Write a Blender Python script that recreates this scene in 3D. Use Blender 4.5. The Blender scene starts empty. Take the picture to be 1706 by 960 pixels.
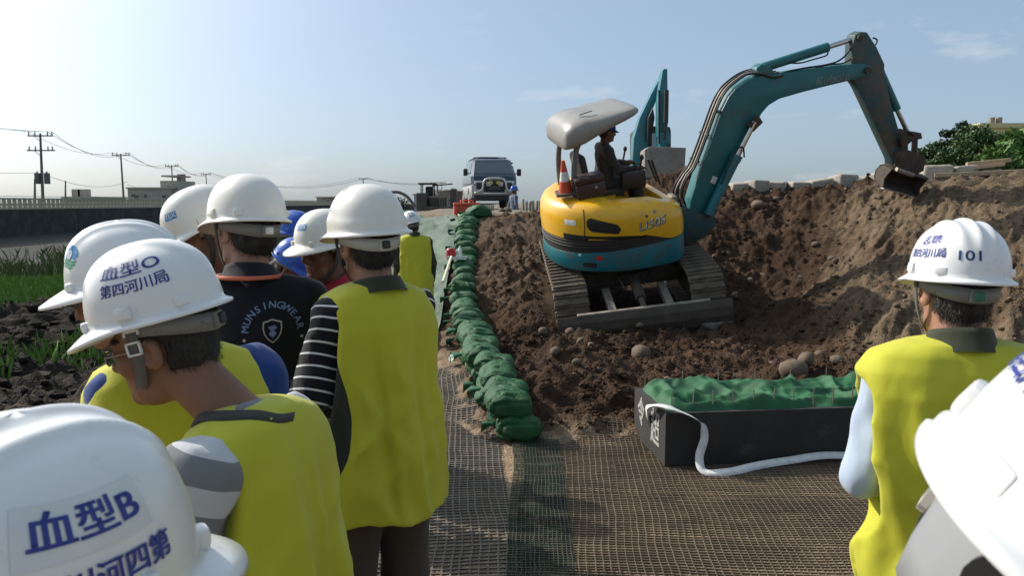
import bpy, bmesh, math, random
import numpy as np
from mathutils import Vector, Matrix, Euler
from mathutils.bvhtree import BVHTree

R = math.radians
random.seed(7)
rng = np.random.default_rng(11)
S = bpy.context.scene
COL = S.collection

# ------------------------------------------------------------------ camera
FPX = 1350.0                      # focal length in pixels of the 1706 px wide photograph
CAM_Z = 1.68
PITCH = math.atan((480 - 338) / FPX)
cam_d = bpy.data.cameras.new('camera')
cam = bpy.data.objects.new('camera', cam_d)
COL.objects.link(cam)
cam.location = (0, 0, CAM_Z)
cam.rotation_euler = (math.pi / 2 - PITCH, 0, 0)
cam_d.sensor_width = 36.0
cam_d.lens = 36.0 * FPX / 1706.0
cam_d.clip_start = 0.05
cam_d.clip_end = 6000
cam_d.dof.use_dof = True
cam_d.dof.focus_distance = 4.5
cam_d.dof.aperture_fstop = 16.0
S.camera = cam

# ------------------------------------------------------------------ sky and sun
SUN_EL = R(37)
SUN_AZ = R(-61)                   # clockwise from the view direction: to the left, ahead
w = bpy.data.worlds.new('World')
S.world = w
w.use_nodes = True
nt = w.node_tree
nt.nodes.clear()
wo = nt.nodes.new('ShaderNodeOutputWorld')
bg = nt.nodes.new('ShaderNodeBackground')
bg.inputs['Strength'].default_value = 0.146
sky = nt.nodes.new('ShaderNodeTexSky')
sky.sky_type = 'NISHITA'
sky.sun_disc = False
sky.sun_elevation = SUN_EL
sky.sun_rotation = SUN_AZ
sky.altitude = 0
sky.air_density = 0.7
sky.dust_density = 2.4
sky.ozone_density = 3.8
# thin scattered clouds, the same all round the sky
tc = nt.nodes.new('ShaderNodeTexCoord')
mp = nt.nodes.new('ShaderNodeMapping')
mp.inputs['Scale'].default_value = (2.6, 2.6, 8.5)
mp.inputs['Location'].default_value = (0.6, 0.35, 0.55)
cn = nt.nodes.new('ShaderNodeTexNoise')
cn.inputs['Scale'].default_value = 2.6
cn.inputs['Detail'].default_value = 7
cn.inputs['Roughness'].default_value = 0.6
cr = nt.nodes.new('ShaderNodeValToRGB')
cr.color_ramp.elements[0].position = 0.60
cr.color_ramp.elements[0].color = (0, 0, 0, 1)
cr.color_ramp.elements[1].position = 0.80
cr.color_ramp.elements[1].color = (0.5, 0.5, 0.5, 1)
cm = nt.nodes.new('ShaderNodeMix')
cm.data_type = 'RGBA'
cm.inputs[7].default_value = (7.0, 6.6, 6.4, 1)
nt.links.new(tc.outputs['Generated'], mp.inputs['Vector'])
nt.links.new(mp.outputs['Vector'], cn.inputs['Vector'])
nt.links.new(cn.outputs['Fac'], cr.inputs['Fac'])
nt.links.new(cr.outputs['Color'], cm.inputs[0])
nt.links.new(sky.outputs['Color'], cm.inputs[6])
# thin even veil of high haze over the whole sky
vl = nt.nodes.new('ShaderNodeMix')
vl.data_type = 'RGBA'
vl.inputs[0].default_value = 0.42
vl.inputs[7].default_value = (3.8, 4.85, 5.35, 1)
# bright aureole of the sun in that haze
sdir = Vector((math.sin(SUN_AZ) * math.cos(SUN_EL), math.cos(SUN_AZ) * math.cos(SUN_EL), math.sin(SUN_EL)))
dp_ = nt.nodes.new('ShaderNodeVectorMath'); dp_.operation = 'DOT_PRODUCT'; dp_.inputs[1].default_value = sdir
mx_ = nt.nodes.new('ShaderNodeMath'); mx_.operation = 'MAXIMUM'; mx_.inputs[1].default_value = 0
pw_ = nt.nodes.new('ShaderNodeMath'); pw_.operation = 'POWER'; pw_.inputs[1].default_value = 7
ml_ = nt.nodes.new('ShaderNodeMath'); ml_.operation = 'MULTIPLY'; ml_.inputs[1].default_value = 26
av = nt.nodes.new('ShaderNodeVectorMath'); av.operation = 'ADD'; av.inputs[1].default_value = (3.7, 4.75, 5.3)
nt.links.new(tc.outputs['Generated'], dp_.inputs[0]); nt.links.new(dp_.outputs['Value'], mx_.inputs[0])
nt.links.new(mx_.outputs[0], pw_.inputs[0]); nt.links.new(pw_.outputs[0], ml_.inputs[0])
nt.links.new(ml_.outputs[0], av.inputs[0]); nt.links.new(av.outputs[0], vl.inputs[7])
nt.links.new(cm.outputs[2], vl.inputs[6])
nt.links.new(vl.outputs[2], bg.inputs['Color'])
nt.links.new(bg.outputs[0], wo.inputs['Surface'])

sd = bpy.data.lights.new('sun', 'SUN')
sd.energy = 5.0
sd.angle = R(0.6)
sd.color = (1.0, 0.93, 0.82)
sun = bpy.data.objects.new('sun', sd)
COL.objects.link(sun)
to_sun = Vector((math.sin(SUN_AZ) * math.cos(SUN_EL), math.cos(SUN_AZ) * math.cos(SUN_EL), math.sin(SUN_EL)))
sun.rotation_euler = (-to_sun).to_track_quat('-Z', 'Y').to_euler()
sun.location = to_sun * 50

S.view_settings.view_transform = 'Standard'
S.view_settings.look = 'None'
S.view_settings.gamma = 1.0
S.view_settings.exposure = 0.0
S.view_settings.use_curve_mapping = False
S.render.engine = 'CYCLES'
S.cycles.max_bounces = 6
S.cycles.use_denoising = True

ORD = ['first', 'second', 'third', 'fourth', 'fifth', 'sixth', 'seventh', 'eighth', 'ninth', 'tenth', 'eleventh', 'twelfth', 'thirteenth', 'fourteenth', 'fifteenth', 'sixteenth', 'seventeenth', 'eighteenth', 'nineteenth', 'twentieth']
# ------------------------------------------------------------------ placing helpers
CAMM = Euler(cam.rotation_euler).to_matrix()
def at(px, py, Y):
    """world point at depth Y metres whose picture position is (px, py) of the photograph"""
    d = CAMM @ Vector(((px - 853) / FPX, (480 - py) / FPX, -1.0))
    t = Y / d.y
    return Vector((0, 0, CAM_Z)) + d * t

# ------------------------------------------------------------------ noise
def _hash(ix, iy, iz):
    h = (ix.astype(np.int64) * 374761393 + iy.astype(np.int64) * 668265263 + iz.astype(np.int64) * 2147483647) & 0xffffffff
    h = ((h ^ (h >> 13)) * 1274126177) & 0xffffffff
    h = (h ^ (h >> 16)) & 0xffff
    return h / 32767.5 - 1.0
def vnoise(x, y, z=None, seed=0):
    x = np.asarray(x, float) + seed * 17.31
    y = np.asarray(y, float) + seed * 5.77
    z = np.zeros_like(x) + 0.5 if z is None else np.asarray(z, float) + seed * 9.1
    x, y, z = np.broadcast_arrays(x, y, z)
    ix, iy, iz = np.floor(x), np.floor(y), np.floor(z)
    fx, fy, fz = x - ix, y - iy, z - iz
    u, v, t = [f * f * f * (f * (f * 6 - 15) + 10) for f in (fx, fy, fz)]
    out = 0
    for a in (0, 1):
        for b in (0, 1):
            for c in (0, 1):
                wgt = (u if a else 1 - u) * (v if b else 1 - v) * (t if c else 1 - t)
                out = out + wgt * _hash(ix + a, iy + b, iz + c)
    return out
def fbm(x, y, z=None, oct=4, seed=0, gain=0.5):
    o, a, f = 0, 1.0, 1.0
    for k in range(oct):
        o = o + a * vnoise(x * f, y * f, None if z is None else z * f, seed + k * 3)
        a *= gain
        f *= 2.03
    return o

# ------------------------------------------------------------------ materials
MATS = {}
def mat(name, col, rough=0.6, col2=None, nscale=6.0, namt=1.0, bump=0.0, bscale=40.0, metal=0.0, spec=0.5, stretch=None, coat=0.0, detail=5, dirt=None, dirt_scale=3.0, dirt_lo=0.5, dirt_hi=0.62):
    if name in MATS:
        return MATS[name]
    m = bpy.data.materials.new(name)
    m.use_nodes = True
    n = m.node_tree.nodes
    L = m.node_tree.links
    b = n['Principled BSDF']
    b.inputs['Roughness'].default_value = rough
    b.inputs['Metallic'].default_value = metal
    b.inputs['Specular IOR Level'].default_value = spec
    if coat:
        b.inputs['Coat Weight'].default_value = coat
        b.inputs['Coat Roughness'].default_value = 0.12
    t = n.new('ShaderNodeTexCoord')
    src = t.outputs['Object']
    if stretch:
        mpn = n.new('ShaderNodeMapping')
        mpn.inputs['Scale'].default_value = stretch
        L.new(src, mpn.inputs['Vector'])
        src = mpn.outputs['Vector']
    if col2 is None:
        col2 = tuple(c * 0.82 for c in col)
    nz = n.new('ShaderNodeTexNoise')
    nz.inputs['Scale'].default_value = nscale
    nz.inputs['Detail'].default_value = detail
    nz.inputs['Roughness'].default_value = 0.62
    L.new(src, nz.inputs['Vector'])
    rp = n.new('ShaderNodeValToRGB')
    rp.color_ramp.elements[0].position = 0.5 - 0.22 / max(namt, .1)
    rp.color_ramp.elements[1].position = 0.5 + 0.22 / max(namt, .1)
    rp.color_ramp.elements[0].color = (*col2, 1)
    rp.color_ramp.elements[1].color = (*col, 1)
    L.new(nz.outputs['Fac'], rp.inputs['Fac'])
    out = rp.outputs['Color']
    if dirt is not None:
        dz = n.new('ShaderNodeTexNoise')
        dz.inputs['Scale'].default_value = dirt_scale
        dz.inputs['Detail'].default_value = 9
        dz.inputs['Roughness'].default_value = 0.7
        L.new(t.outputs['Object'], dz.inputs['Vector'])
        dr = n.new('ShaderNodeValToRGB')
        dr.color_ramp.elements[0].position = dirt_lo
        dr.color_ramp.elements[1].position = dirt_hi
        L.new(dz.outputs['Fac'], dr.inputs['Fac'])
        mx = n.new('ShaderNodeMix')
        mx.data_type = 'RGBA'
        mx.inputs[7].default_value = (*dirt, 1)
        L.new(dr.outputs['Color'], mx.inputs[0])
        L.new(out, mx.inputs[6])
        out = mx.outputs[2]
    L.new(out, b.inputs['Base Color'])
    if bump:
        bz = n.new('ShaderNodeTexNoise')
        bz.inputs['Scale'].default_value = bscale
        bz.inputs['Detail'].default_value = 6
        L.new(src, bz.inputs['Vector'])
        bn = n.new('ShaderNodeBump')
        bn.inputs['Strength'].default_value = bump
        bn.inputs['Distance'].default_value = 0.02
        L.new(bz.outputs['Fac'], bn.inputs['Height'])
        L.new(bn.outputs['Normal'], b.inputs['Normal'])
    MATS[name] = m
    return m

def cloth(name, col, col2=None, stripes=None, rough=0.85, weave=420.0, wb=0.12, wrinkle=0.4):
    """woven cloth; stripes = (colour, direction, period, share of the stripe, offset)"""
    if name in MATS:
        return MATS[name]
    m = mat(name, col, rough, col2, nscale=5, bump=wb, bscale=weave, spec=0.25)
    n, L = m.node_tree.nodes, m.node_tree.links
    b = n['Principled BSDF']
    b.inputs['Sheen Weight'].default_value = 0.15
    if wrinkle:
        t0 = n.new('ShaderNodeTexCoord')
        mp0 = n.new('ShaderNodeMapping'); mp0.inputs['Scale'].default_value = (1, 1, .55)
        nz0 = n.new('ShaderNodeTexNoise'); nz0.inputs['Scale'].default_value = 9; nz0.inputs['Detail'].default_value = 2; nz0.inputs['Distortion'].default_value = .3
        ab = n.new('ShaderNodeMath'); ab.operation = 'SUBTRACT'; ab.inputs[1].default_value = .5
        ab2 = n.new('ShaderNodeMath'); ab2.operation = 'MULTIPLY'; ab2.inputs[1].default_value = .8
        b0 = n.new('ShaderNodeBump'); b0.inputs['Strength'].default_value = wrinkle; b0.inputs['Distance'].default_value = .03
        L.new(t0.outputs['Object'], mp0.inputs['Vector']); L.new(mp0.outputs['Vector'], nz0.inputs['Vector'])
        L.new(nz0.outputs['Fac'], ab.inputs[0]); L.new(ab.outputs[0], ab2.inputs[0]); L.new(ab2.outputs[0], b0.inputs['Height'])
        fine_ = b.inputs['Normal'].links[0].from_node
        L.new(b0.outputs['Normal'], fine_.inputs['Normal'])
    if stripes:
        sc, d, per, share, off = stripes
        t = n.new('ShaderNodeTexCoord')
        dp = n.new('ShaderNodeVectorMath')
        dp.operation = 'DOT_PRODUCT'
        dp.inputs[1].default_value = Vector(d).normalized() / per
        L.new(t.outputs['Object'], dp.inputs[0])
        ad = n.new('ShaderNodeMath')
        ad.inputs[1].default_value = off
        L.new(dp.outputs['Value'], ad.inputs[0])
        fr = n.new('ShaderNodeMath')
        fr.operation = 'FRACT'
        L.new(ad.outputs[0], fr.inputs[0])
        lt = n.new('ShaderNodeMath')
        lt.operation = 'LESS_THAN'
        lt.inputs[1].default_value = share
        L.new(fr.outputs[0], lt.inputs[0])
        mx = n.new('ShaderNodeMix')
        mx.data_type = 'RGBA'
        mx.inputs[7].default_value = (*sc, 1)
        old = b.inputs['Base Color'].links[0].from_socket
        L.new(lt.outputs[0], mx.inputs[0])
        L.new(old, mx.inputs[6])
        L.new(mx.outputs[2], b.inputs['Base Color'])
    return m

# ------------------------------------------------------------------ mesh builder
def obj(name, me, material=None, parent=None, label=None, cat=None, group=None, kind=None):
    o = bpy.data.objects.new(name, me)
    COL.objects.link(o)
    if material is not None and me is not None and not me.materials:
        for mm in (material if isinstance(material, (list, tuple)) else [material]):
            me.materials.append(mm)
    if parent is not None:
        o.parent = parent
    return tag(o, label, cat, group, kind)
def tag(o, label=None, cat=None, group=None, kind=None):
    if label: o['label'] = label
    if cat: o['category'] = cat
    if group: o['group'] = group
    if kind: o['kind'] = kind
    return o
def thing(name, label, cat, loc=(0, 0, 0), rot=(0, 0, 0), group=None):
    o = bpy.data.objects.new(name, None)
    COL.objects.link(o)
    o.empty_display_size = 0.2
    o.location = loc
    o.rotation_euler = rot
    return tag(o, label, cat, group)

class MB:
    """collects shapes; build() links them as one mesh object"""
    def __init__(s):
        s.v, s.f, s.m = [], [], []
    def add(s, V, F, mi=0):
        o = len(s.v)
        s.v += [tuple(p) for p in V]
        s.f += [tuple(i + o for i in f) for f in F]
        s.m += [mi] * len(F)
        return s
    def box(s, c, size, rot=None, mi=0, bev=0.0):
        sx, sy, sz = [a / 2 for a in size]
        if bev <= 0:
            V = [Vector((x * sx, y * sy, z * sz)) for x in (-1, 1) for y in (-1, 1) for z in (-1, 1)]
            F = [(0, 1, 3, 2), (4, 6, 7, 5), (0, 4, 5, 1), (2, 3, 7, 6), (0, 2, 6, 4), (1, 5, 7, 3)]
        else:
            bm = bmesh.new()
            bmesh.ops.create_cube(bm, size=2)
            for v in bm.verts:
                v.co = Vector((v.co.x * sx, v.co.y * sy, v.co.z * sz))
            bmesh.ops.bevel(bm, geom=bm.edges[:], offset=bev, segments=2, profile=0.5, affect='EDGES')
            V = [v.co.copy() for v in bm.verts]
            F = [[v.index for v in f.verts] for f in bm.faces]
            bm.verts.index_update()
            F = [[v.index for v in f.verts] for f in bm.faces]
            bm.free()
        if rot is not None:
            M = rot if isinstance(rot, Matrix) else Euler(rot).to_matrix()
            V = [M @ p for p in V]
        c = Vector(c)
        return s.add([p + c for p in V], F, mi)
    def tube(s, pts, r, n=8, mi=0, caps=True):
        pts = [Vector(p) for p in pts]
        if not isinstance(r, (list, tuple)):
            r = [r] * len(pts)
        V, F = [], []
        up = None
        for i, p in enumerate(pts):
            a = pts[max(0, i - 1)]
            b = pts[min(len(pts) - 1, i + 1)]
            t = (b - a).normalized()
            if up is None:
                up = t.orthogonal().normalized()
            x = (up - t * up.dot(t))
            x = x.normalized() if x.length > 1e-6 else t.orthogonal().normalized()
            up = x
            y = t.cross(x)
            for k in range(n):
                an = 2 * math.pi * k / n
                V.append(p + (x * math.cos(an) + y * math.sin(an)) * r[i])
        for i in range(len(pts) - 1):
            for k in range(n):
                F.append((i * n + k, i * n + (k + 1) % n, (i + 1) * n + (k + 1) % n, (i + 1) * n + k))
        if caps:
            F.append(tuple(range(n - 1, -1, -1)))
            F.append(tuple((len(pts) - 1) * n + k for k in range(n)))
        return s.add(V, F, mi)
    def prism(s, poly, h0, h1, M=None, mi=0, bev=0.0):
        """polygon (x, z) pulled along y from h0 to h1, then moved by M"""
        n = len(poly)
        bm = bmesh.new()
        a = [bm.verts.new((x, h0, z)) for x, z in poly]
        b = [bm.verts.new((x, h1, z)) for x, z in poly]
        bm.faces.new(a)
        bm.faces.new(b[::-1])
        for i in range(n):
            j = (i + 1) % n
            bm.faces.new((a[j], a[i], b[i], b[j]))
        bmesh.ops.recalc_face_normals(bm, faces=bm.faces[:])
        if bev:
            bmesh.ops.bevel(bm, geom=bm.edges[:], offset=bev, segments=2, profile=0.5, affect='EDGES', clamp_overlap=True)
        bm.verts.index_update()
        V = [v.co.copy() for v in bm.verts]
        F = [[v.index for v in f.verts] for f in bm.faces]
        bm.free()
        if M is not None:
            V = [M @ p for p in V]
        return s.add(V, F, mi)
    def loft(s, rings, mi=0, caps=True, closed=True):
        n = len(rings[0])
        V = [p for r_ in rings for p in r_]
        F = []
        for i in range(len(rings) - 1):
            for k in range(n if closed else n - 1):
                F.append((i * n + k, i * n + (k + 1) % n, (i + 1) * n + (k + 1) % n, (i + 1) * n + k))
        if caps:
            F.append(tuple(range(n - 1, -1, -1)))
            F.append(tuple((len(rings) - 1) * n + k for k in range(n)))
        return s.add(V, F, mi)
    def grid(s, P, mi=0):
        """P[i][j] points"""
        ni, nj = len(P), len(P[0])
        V = [p for row in P for p in row]
        F = [(i * nj + j, i * nj + j + 1, (i + 1) * nj + j + 1, (i + 1) * nj + j) for i in range(ni - 1) for j in range(nj - 1)]
        return s.add(V, F, mi)
    def ball(s, c, r, seg=12, rings=8, mi=0, M=None):
        r = Vector(r) if not isinstance(r, (int, float)) else Vector((r, r, r))
        V, F = [], []
        for i in range(rings + 1):
            th = math.pi * i / rings
            for k in range(seg):
                ph = 2 * math.pi * k / seg
                p = Vector((r.x * math.sin(th) * math.cos(ph), r.y * math.sin(th) * math.sin(ph), r.z * math.cos(th)))
                if M is not None:
                    p = M @ p
                V.append(p + Vector(c))
        for i in range(rings):
            for k in range(seg):
                F.append((i * seg + k, (i + 1) * seg + k, (i + 1) * seg + (k + 1) % seg, i * seg + (k + 1) % seg))
        return s.add(V, F, mi)
    def mesh(s, name='mesh', smooth=False, angle=None):
        me = bpy.data.meshes.new(name)
        me.from_pydata(s.v, [], s.f)
        if any(s.m):
            me.polygons.foreach_set('material_index', s.m)
        if smooth or angle:
            me.polygons.foreach_set('use_smooth', [True] * len(me.polygons))
            if angle:
                me.set_sharp_from_angle(angle=R(angle))
        me.validate()
        me.update()
        return me
    def build(s, name, material, parent=None, smooth=False, angle=None, **k):
        return obj(name, s.mesh(name, smooth, angle), material, parent, **k)

def np_mesh(name, V, F, smooth=True):
    me = bpy.data.meshes.new(name)
    V = np.asarray(V, np.float32)
    F = np.asarray(F, np.int32)
    k = F.shape[1]
    me.vertices.add(len(V))
    me.vertices.foreach_set('co', V.ravel())
    me.loops.add(F.size)
    me.loops.foreach_set('vertex_index', F.ravel())
    me.polygons.add(len(F))
    me.polygons.foreach_set('loop_start', np.arange(0, F.size, k, dtype=np.int32))
    me.polygons.foreach_set('use_smooth', [smooth] * len(F))
    me.update(calc_edges=True)
    me.validate()
    return me
def curve_pts(P, n=8):
    """Catmull-Rom through the points"""
    P = [Vector(p) for p in P]
    Q = [P[0] * 2 - P[1]] + P + [P[-1] * 2 - P[-2]]
    out = []
    for i in range(1, len(Q) - 2):
        for k in range(n):
            t = k / n
            a, b, c, d = Q[i - 1], Q[i], Q[i + 1], Q[i + 2]
            out.append(0.5 * ((2 * b) + (c - a) * t + (2 * a - 5 * b + 4 * c - d) * t * t + (3 * b - a - 3 * c + d) * t ** 3))
    out.append(P[-1])
    return out

# ------------------------------------------------------------------ lettering laid on a surface
def text_shape(body, size, step=0.006, bold=0.0, grow=0.0):
    """flat letter mesh, centred, cut fine enough to be wrapped; (verts, faces)"""
    cu = bpy.data.curves.new('lettering', 'FONT')
    cu.body = body
    cu.size = size
    cu.align_x = 'CENTER'
    cu.align_y = 'CENTER'
    cu.resolution_u = 3
    fat = bold
    o = bpy.data.objects.new('lettering', cu)
    COL.objects.link(o)
    dg = bpy.context.evaluated_depsgraph_get()
    me = bpy.data.meshes.new_from_object(o.evaluated_get(dg))
    bpy.data.objects.remove(o)
    bpy.data.curves.remove(cu)
    bm = bmesh.new()
    bm.from_mesh(me)
    bpy.data.meshes.remove(me)
    if bm.verts and step:
        xs = [v.co.x for v in bm.verts]
        ys = [v.co.y for v in bm.verts]
        for ax, lo, hi in ((0, min(xs), max(xs)), (1, min(ys), max(ys))):
            t = lo + step
            while t < hi:
                co = Vector((0, 0, 0)); co[ax] = t
                no = Vector((0, 0, 0)); no[ax] = 1
                bmesh.ops.bisect_plane(bm, geom=bm.verts[:] + bm.edges[:] + bm.faces[:], plane_co=co, plane_no=no)
                t += step
    bm.verts.index_update()
    V = [v.co.copy() for v in bm.verts]
    F = [[v.index for v in f.verts] for f in bm.faces]
    bm.free()
    if fat:
        # heavier strokes: the letter laid five times, each a hair above the last
        n, V0, F0 = len(V), V, F
        V, F = [], []
        for k, (dx, dy) in enumerate(((0, 0), (1, .6), (-1, .6), (1, -.6), (-1, -.6))):
            V += [Vector((p.x + dx * fat, p.y + dy * fat, k * 6e-5)) for p in V0]
            F += [[i + n * k for i in f] for f in F0]
    return V, F
def flat_on(V, F, bvh, origin, xd, yd, off=0.0015, reach=0.4):
    """drop a flat shape onto a surface along its own normal"""
    xd = Vector(xd).normalized(); yd = Vector(yd); yd = (yd - xd * yd.dot(xd)).normalized()
    zd = xd.cross(yd)
    out, bad = [], set()
    for i, p in enumerate(V):
        q = Vector(origin) + xd * p.x + yd * p.y + zd * reach
        h = bvh.ray_cast(q, -zd)
        if h[0] is None:
            bad.add(i); out.append(q)
        else:
            out.append(h[0] + zd * (off + p.z))
    return out, [f for f in F if not bad & set(f)]
def wrap_on(V, F, bvh, az, el, rad, roll=0.0, off=0.0012, centre=(0, 0, 0.02)):
    """wrap a flat shape round a dome: az 0 = front, positive to the wearer's right"""
    c0 = Vector(centre)
    cr_, sr_ = math.cos(roll), math.sin(roll)
    out, bad = [], set()
    for i, p in enumerate(V):
        x, y = p.x * cr_ - p.y * sr_, p.x * sr_ + p.y * cr_
        a = az - x / (rad * math.cos(el)); e = el + y / rad
        d = Vector((math.sin(a) * math.cos(e), math.cos(a) * math.cos(e), math.sin(e)))
        h = bvh.ray_cast(c0 + d * 0.5, -d)
        if h[0] is None:
            bad.add(i); out.append(c0)
        else:
            out.append(h[0] + d * (off + p.z))
    return out, [f for f in F if not bad & set(f)]
def bvh_of(me):
    return BVHTree.FromPolygons([v.co.copy() for v in me.vertices], [list(p.vertices) for p in me.polygons])
# ================================================================== TERRAIN
def sstep(a, b, x):
    t = np.clip((x - a) / (b - a), 0, 1)
    return t * t * (3 - 2 * t)
CTRL = np.array([
    # front edge by the mats
    (-1.6, 4.6, 0), (-0.8, 5, 0), (0.3, 5.0, 0), (1.2, 4.8, 0), (2.2, 4.8, 0), (3.2, 4.6, 0), (4.5, 4.4, 0.1), (6, 4.2, 0.4), (8, 4.2, 1.0),
    (1.2, 5.6, 0.0), (2.4, 5.6, 0.02), (0.5, 5.45, 0.0), (-0.1, 5.4, 0), (-0.2, 6.0, 0.0), (-0.5, 6, 0), (1.8, 6.2, 0.08), (3.0, 6.0, 0.08),
    # left strip under the bags, rising to the road
    (-1.6, 8, 0.0), (-1.0, 8, 0.05), (-0.6, 7, 0.05), (-0.6, 9.6, 0.2), (-1.2, 10, 0.22), (-1.2, 12, 0.7), (-0.7, 12, 0.75), (-1.2, 15, 1.3), (-0.6, 15, 1.35), (-1.8, 16, 1.35), (-0.5, 17, 1.5),
    # rubble slope left of the machine
    (0.35, 6.2, 0.22), (0.5, 7.2, 0.32), (0.25, 8.2, 0.34), (0.2, 9.5, 0.5), (0.15, 10.8, 0.72), (0.2, 12, 0.95), (0.3, 13.5, 1.25), (0.4, 16, 1.5),
    # under the machine
    (0.45, 8.8, 0.16), (1.45, 8.9, 0.14), (2.5, 8.9, 0.26), (0.4, 11.4, 0.84), (1.4, 11.4, 0.80), (2.4, 11.3, 0.88), (1.4, 10.2, 0.47), (0.5, 10.2, 0.50), (2.4, 10.2, 0.56),
    # pit floor in front
    (1.1, 7.2, 0.26), (1.1, 8.0, 0.22), (1.9, 7.4, 0.16), (2.0, 8.2, 0.16), (2.6, 7.0, 0.10), (2.7, 8.0, 0.12), (3.0, 9.0, 0.22), (3.3, 10, 0.36),
    # back wall of the pit
    (3.0, 10.8, 0.7), (3.9, 10.6, 0.75), (2.7, 11.7, 1.25), (3.6, 11.6, 1.28), (4.4, 11.3, 1.35), (3.0, 12.5, 1.7), (3.8, 12.5, 1.8), (4.7, 12.1, 1.8), (5.3, 11.6, 1.95),
    # spoil heap behind the machine
    (1.4, 12.6, 1.15), (1.8, 13.4, 1.55), (2.5, 13.3, 2.15), (3.0, 13.2, 2.2), (3.5, 13.0, 1.95), (2.4, 14.4, 1.8), (3.3, 14.4, 1.8),
    # right bank
    (2.9, 7.6, 0.22), (3.1, 6.9, 0.15), (3.45, 8.2, 0.57), (3.7, 9.2, 0.78), (4.3, 9.0, 1.0), (4.6, 10.2, 1.3), (5.4, 9.8, 1.6), (6.2, 10.4, 1.95), (5.6, 10.8, 1.9), (3.7, 7.0, 0.38), (4.7, 7.5, 0.8), (5.6, 8.2, 1.35), (6.6, 9.2, 1.9), (7.5, 9.0, 2.0), (8, 11, 2.0), (3.9, 5.6, 0.25), (5.0, 6.0, 0.6), (6.5, 6.5, 1.3), (8, 7, 1.8),
    # top of the bank
    (4, 13.5, 1.75), (5.5, 13, 1.85), (7, 12.5, 1.95), (8, 14, 1.9), (4, 16, 1.6), (6, 16.5, 1.6), (8, 17, 1.6), (2, 16.5, 1.55),
])
_P = CTRL[:, :2]
_D = np.sqrt(((_P[:, None] - _P[None]) ** 2).sum(-1) + 0.04)
_A = np.block([[_D + np.eye(len(_P)) * -0.02, np.ones((len(_P), 1)), _P], [np.ones((1, len(_P))), np.zeros((1, 3))], [_P.T, np.zeros((2, 3))]])
_W = np.linalg.solve(_A, np.concatenate([CTRL[:, 2], np.zeros(3)]))
def rbf(x, y):
    out = _W[-3] + _W[-2] * x + _W[-1] * y
    for k in range(len(_P)):
        out = out + _W[k] * np.sqrt((x - _P[k, 0]) ** 2 + (y - _P[k, 1]) ** 2 + 0.04)
    return out
def far_h(x, y):
    left = np.interp(x, [-900, -60, -29.7, -29.05, -28.9, -23, -14, -9, -6.2, -4.6, -3, -2, 3, 8, 20, 60, 900],
                     [1.1, 1.2, 1.25, 1.2, -0.25, -0.95, -0.85, -0.35, 0.05, 0.0, 0.0, 0, 0, 0.9, 1.5, 1.6, 1.3])
    road = np.interp(x, [-900, -60, -29.7, -29.05, -28.9, -23, -14, -9, -6.2, -3.2, -2.4, 60, 900],
                     [1.1, 1.2, 1.25, 1.2, -0.25, -0.95, -0.85, -0.4, 0.1, 1.35, 1.45, 1.5, 1.3])
    t = sstep(8, 17, y)
    return left * (1 - t) + road * t
def base_h(x, y):
    wx = sstep(-2.2, -1.4, x) * (1 - sstep(7, 8.5, x))
    wy = sstep(4.2, 4.9, y) * (1 - sstep(15.2, 17, y))
    k = wx * wy
    return far_h(x, y) * (1 - k) + rbf(np.clip(x, -2.2, 8.5), np.clip(y, 4.2, 17)) * k
def soil_mask(x, y):
    m = sstep(-0.45, 0.15, x + (y - 5.5) * 0.19) * sstep(5.45, 5.8, y + 0.12 * vnoise(x * 3, y * 3, seed=4)) * (1 - sstep(15, 17, y))
    return m * (1 - sstep(8, 10, x))
def bank_mask(x, y):      # the drier, scraped face on the right
    return sstep(-0.35, 0.45, (x - 3.35) - 0.42 * (y - 8.5) + 0.35 * vnoise(x * 1.3, y * 1.3, seed=8)) * sstep(5.0, 6.0, y) * (1 - sstep(11.4, 12.6, y)) * sstep(2.8, 3.4, x)
def clod_h(x, y):
    s = soil_mask(x, y)
    b = bank_mask(x, y)
    big = fbm(x * 1.7, y * 1.7, oct=3, seed=1) * 0.075
    n = fbm(x * 5.5, y * 5.5, oct=4, seed=2, gain=0.62)
    lump = sstep(.12, .5, vnoise(x * 6, y * 6, seed=5)) * 0.045 * (1 + vnoise(x * 15, y * 15, seed=17) * .5) + sstep(.1, .45, vnoise(x * 11, y * 11, seed=16)) * 0.028 + np.maximum(0, vnoise(x * 19, y * 19, seed=6)) ** 1.3 * 0.045
    loose = big * 1.3 + n * 0.042 + lump * 1.15 + np.abs(vnoise(x * 33, y * 33, seed=9)) * 0.018
    u, v = x * 0.64 + y * 0.77, -x * 0.77 + y * 0.64
    scraped = fbm(u * 1.6, v * 6.0, oct=5, seed=12, gain=0.65) * 0.075 + np.maximum(0, vnoise(x * 12, y * 12, seed=14) - .25) * 0.07 + np.maximum(0, vnoise(x * 25, y * 25, seed=15)) * 0.022
    out = s * (loose * (1 - b) + scraped * b)
    # dark clods on the left bank
    dk = sstep(-8.5, -6.2, x) * (1 - sstep(-3.2, -2.4, x)) * sstep(4.2, 6, y) * (1 - sstep(13, 15, y))
    out = out + dk * (0.16 + np.abs(fbm(x * 2.4, y * 2.4, oct=5, seed=20, gain=.65)) * 0.22)
    # ripples elsewhere
    near = (1 - sstep(30, 60, np.abs(y))) * sstep(-26, -20, x)
    return out + (1 - s) * near * sstep(5.4, 7.5, y + np.abs(x) * .3) * fbm(x * 1.1, y * 1.1, oct=3, seed=30) * 0.03
def mach_flat(x, y):      # where the tracks stand the clods are pressed flat
    return 1 - 0.85 * (sstep(0.2, 0.45, x) * (1 - sstep(2.4, 2.65, x)) * sstep(9.0, 9.25, y) * (1 - sstep(11.5, 11.9, y)))
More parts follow.
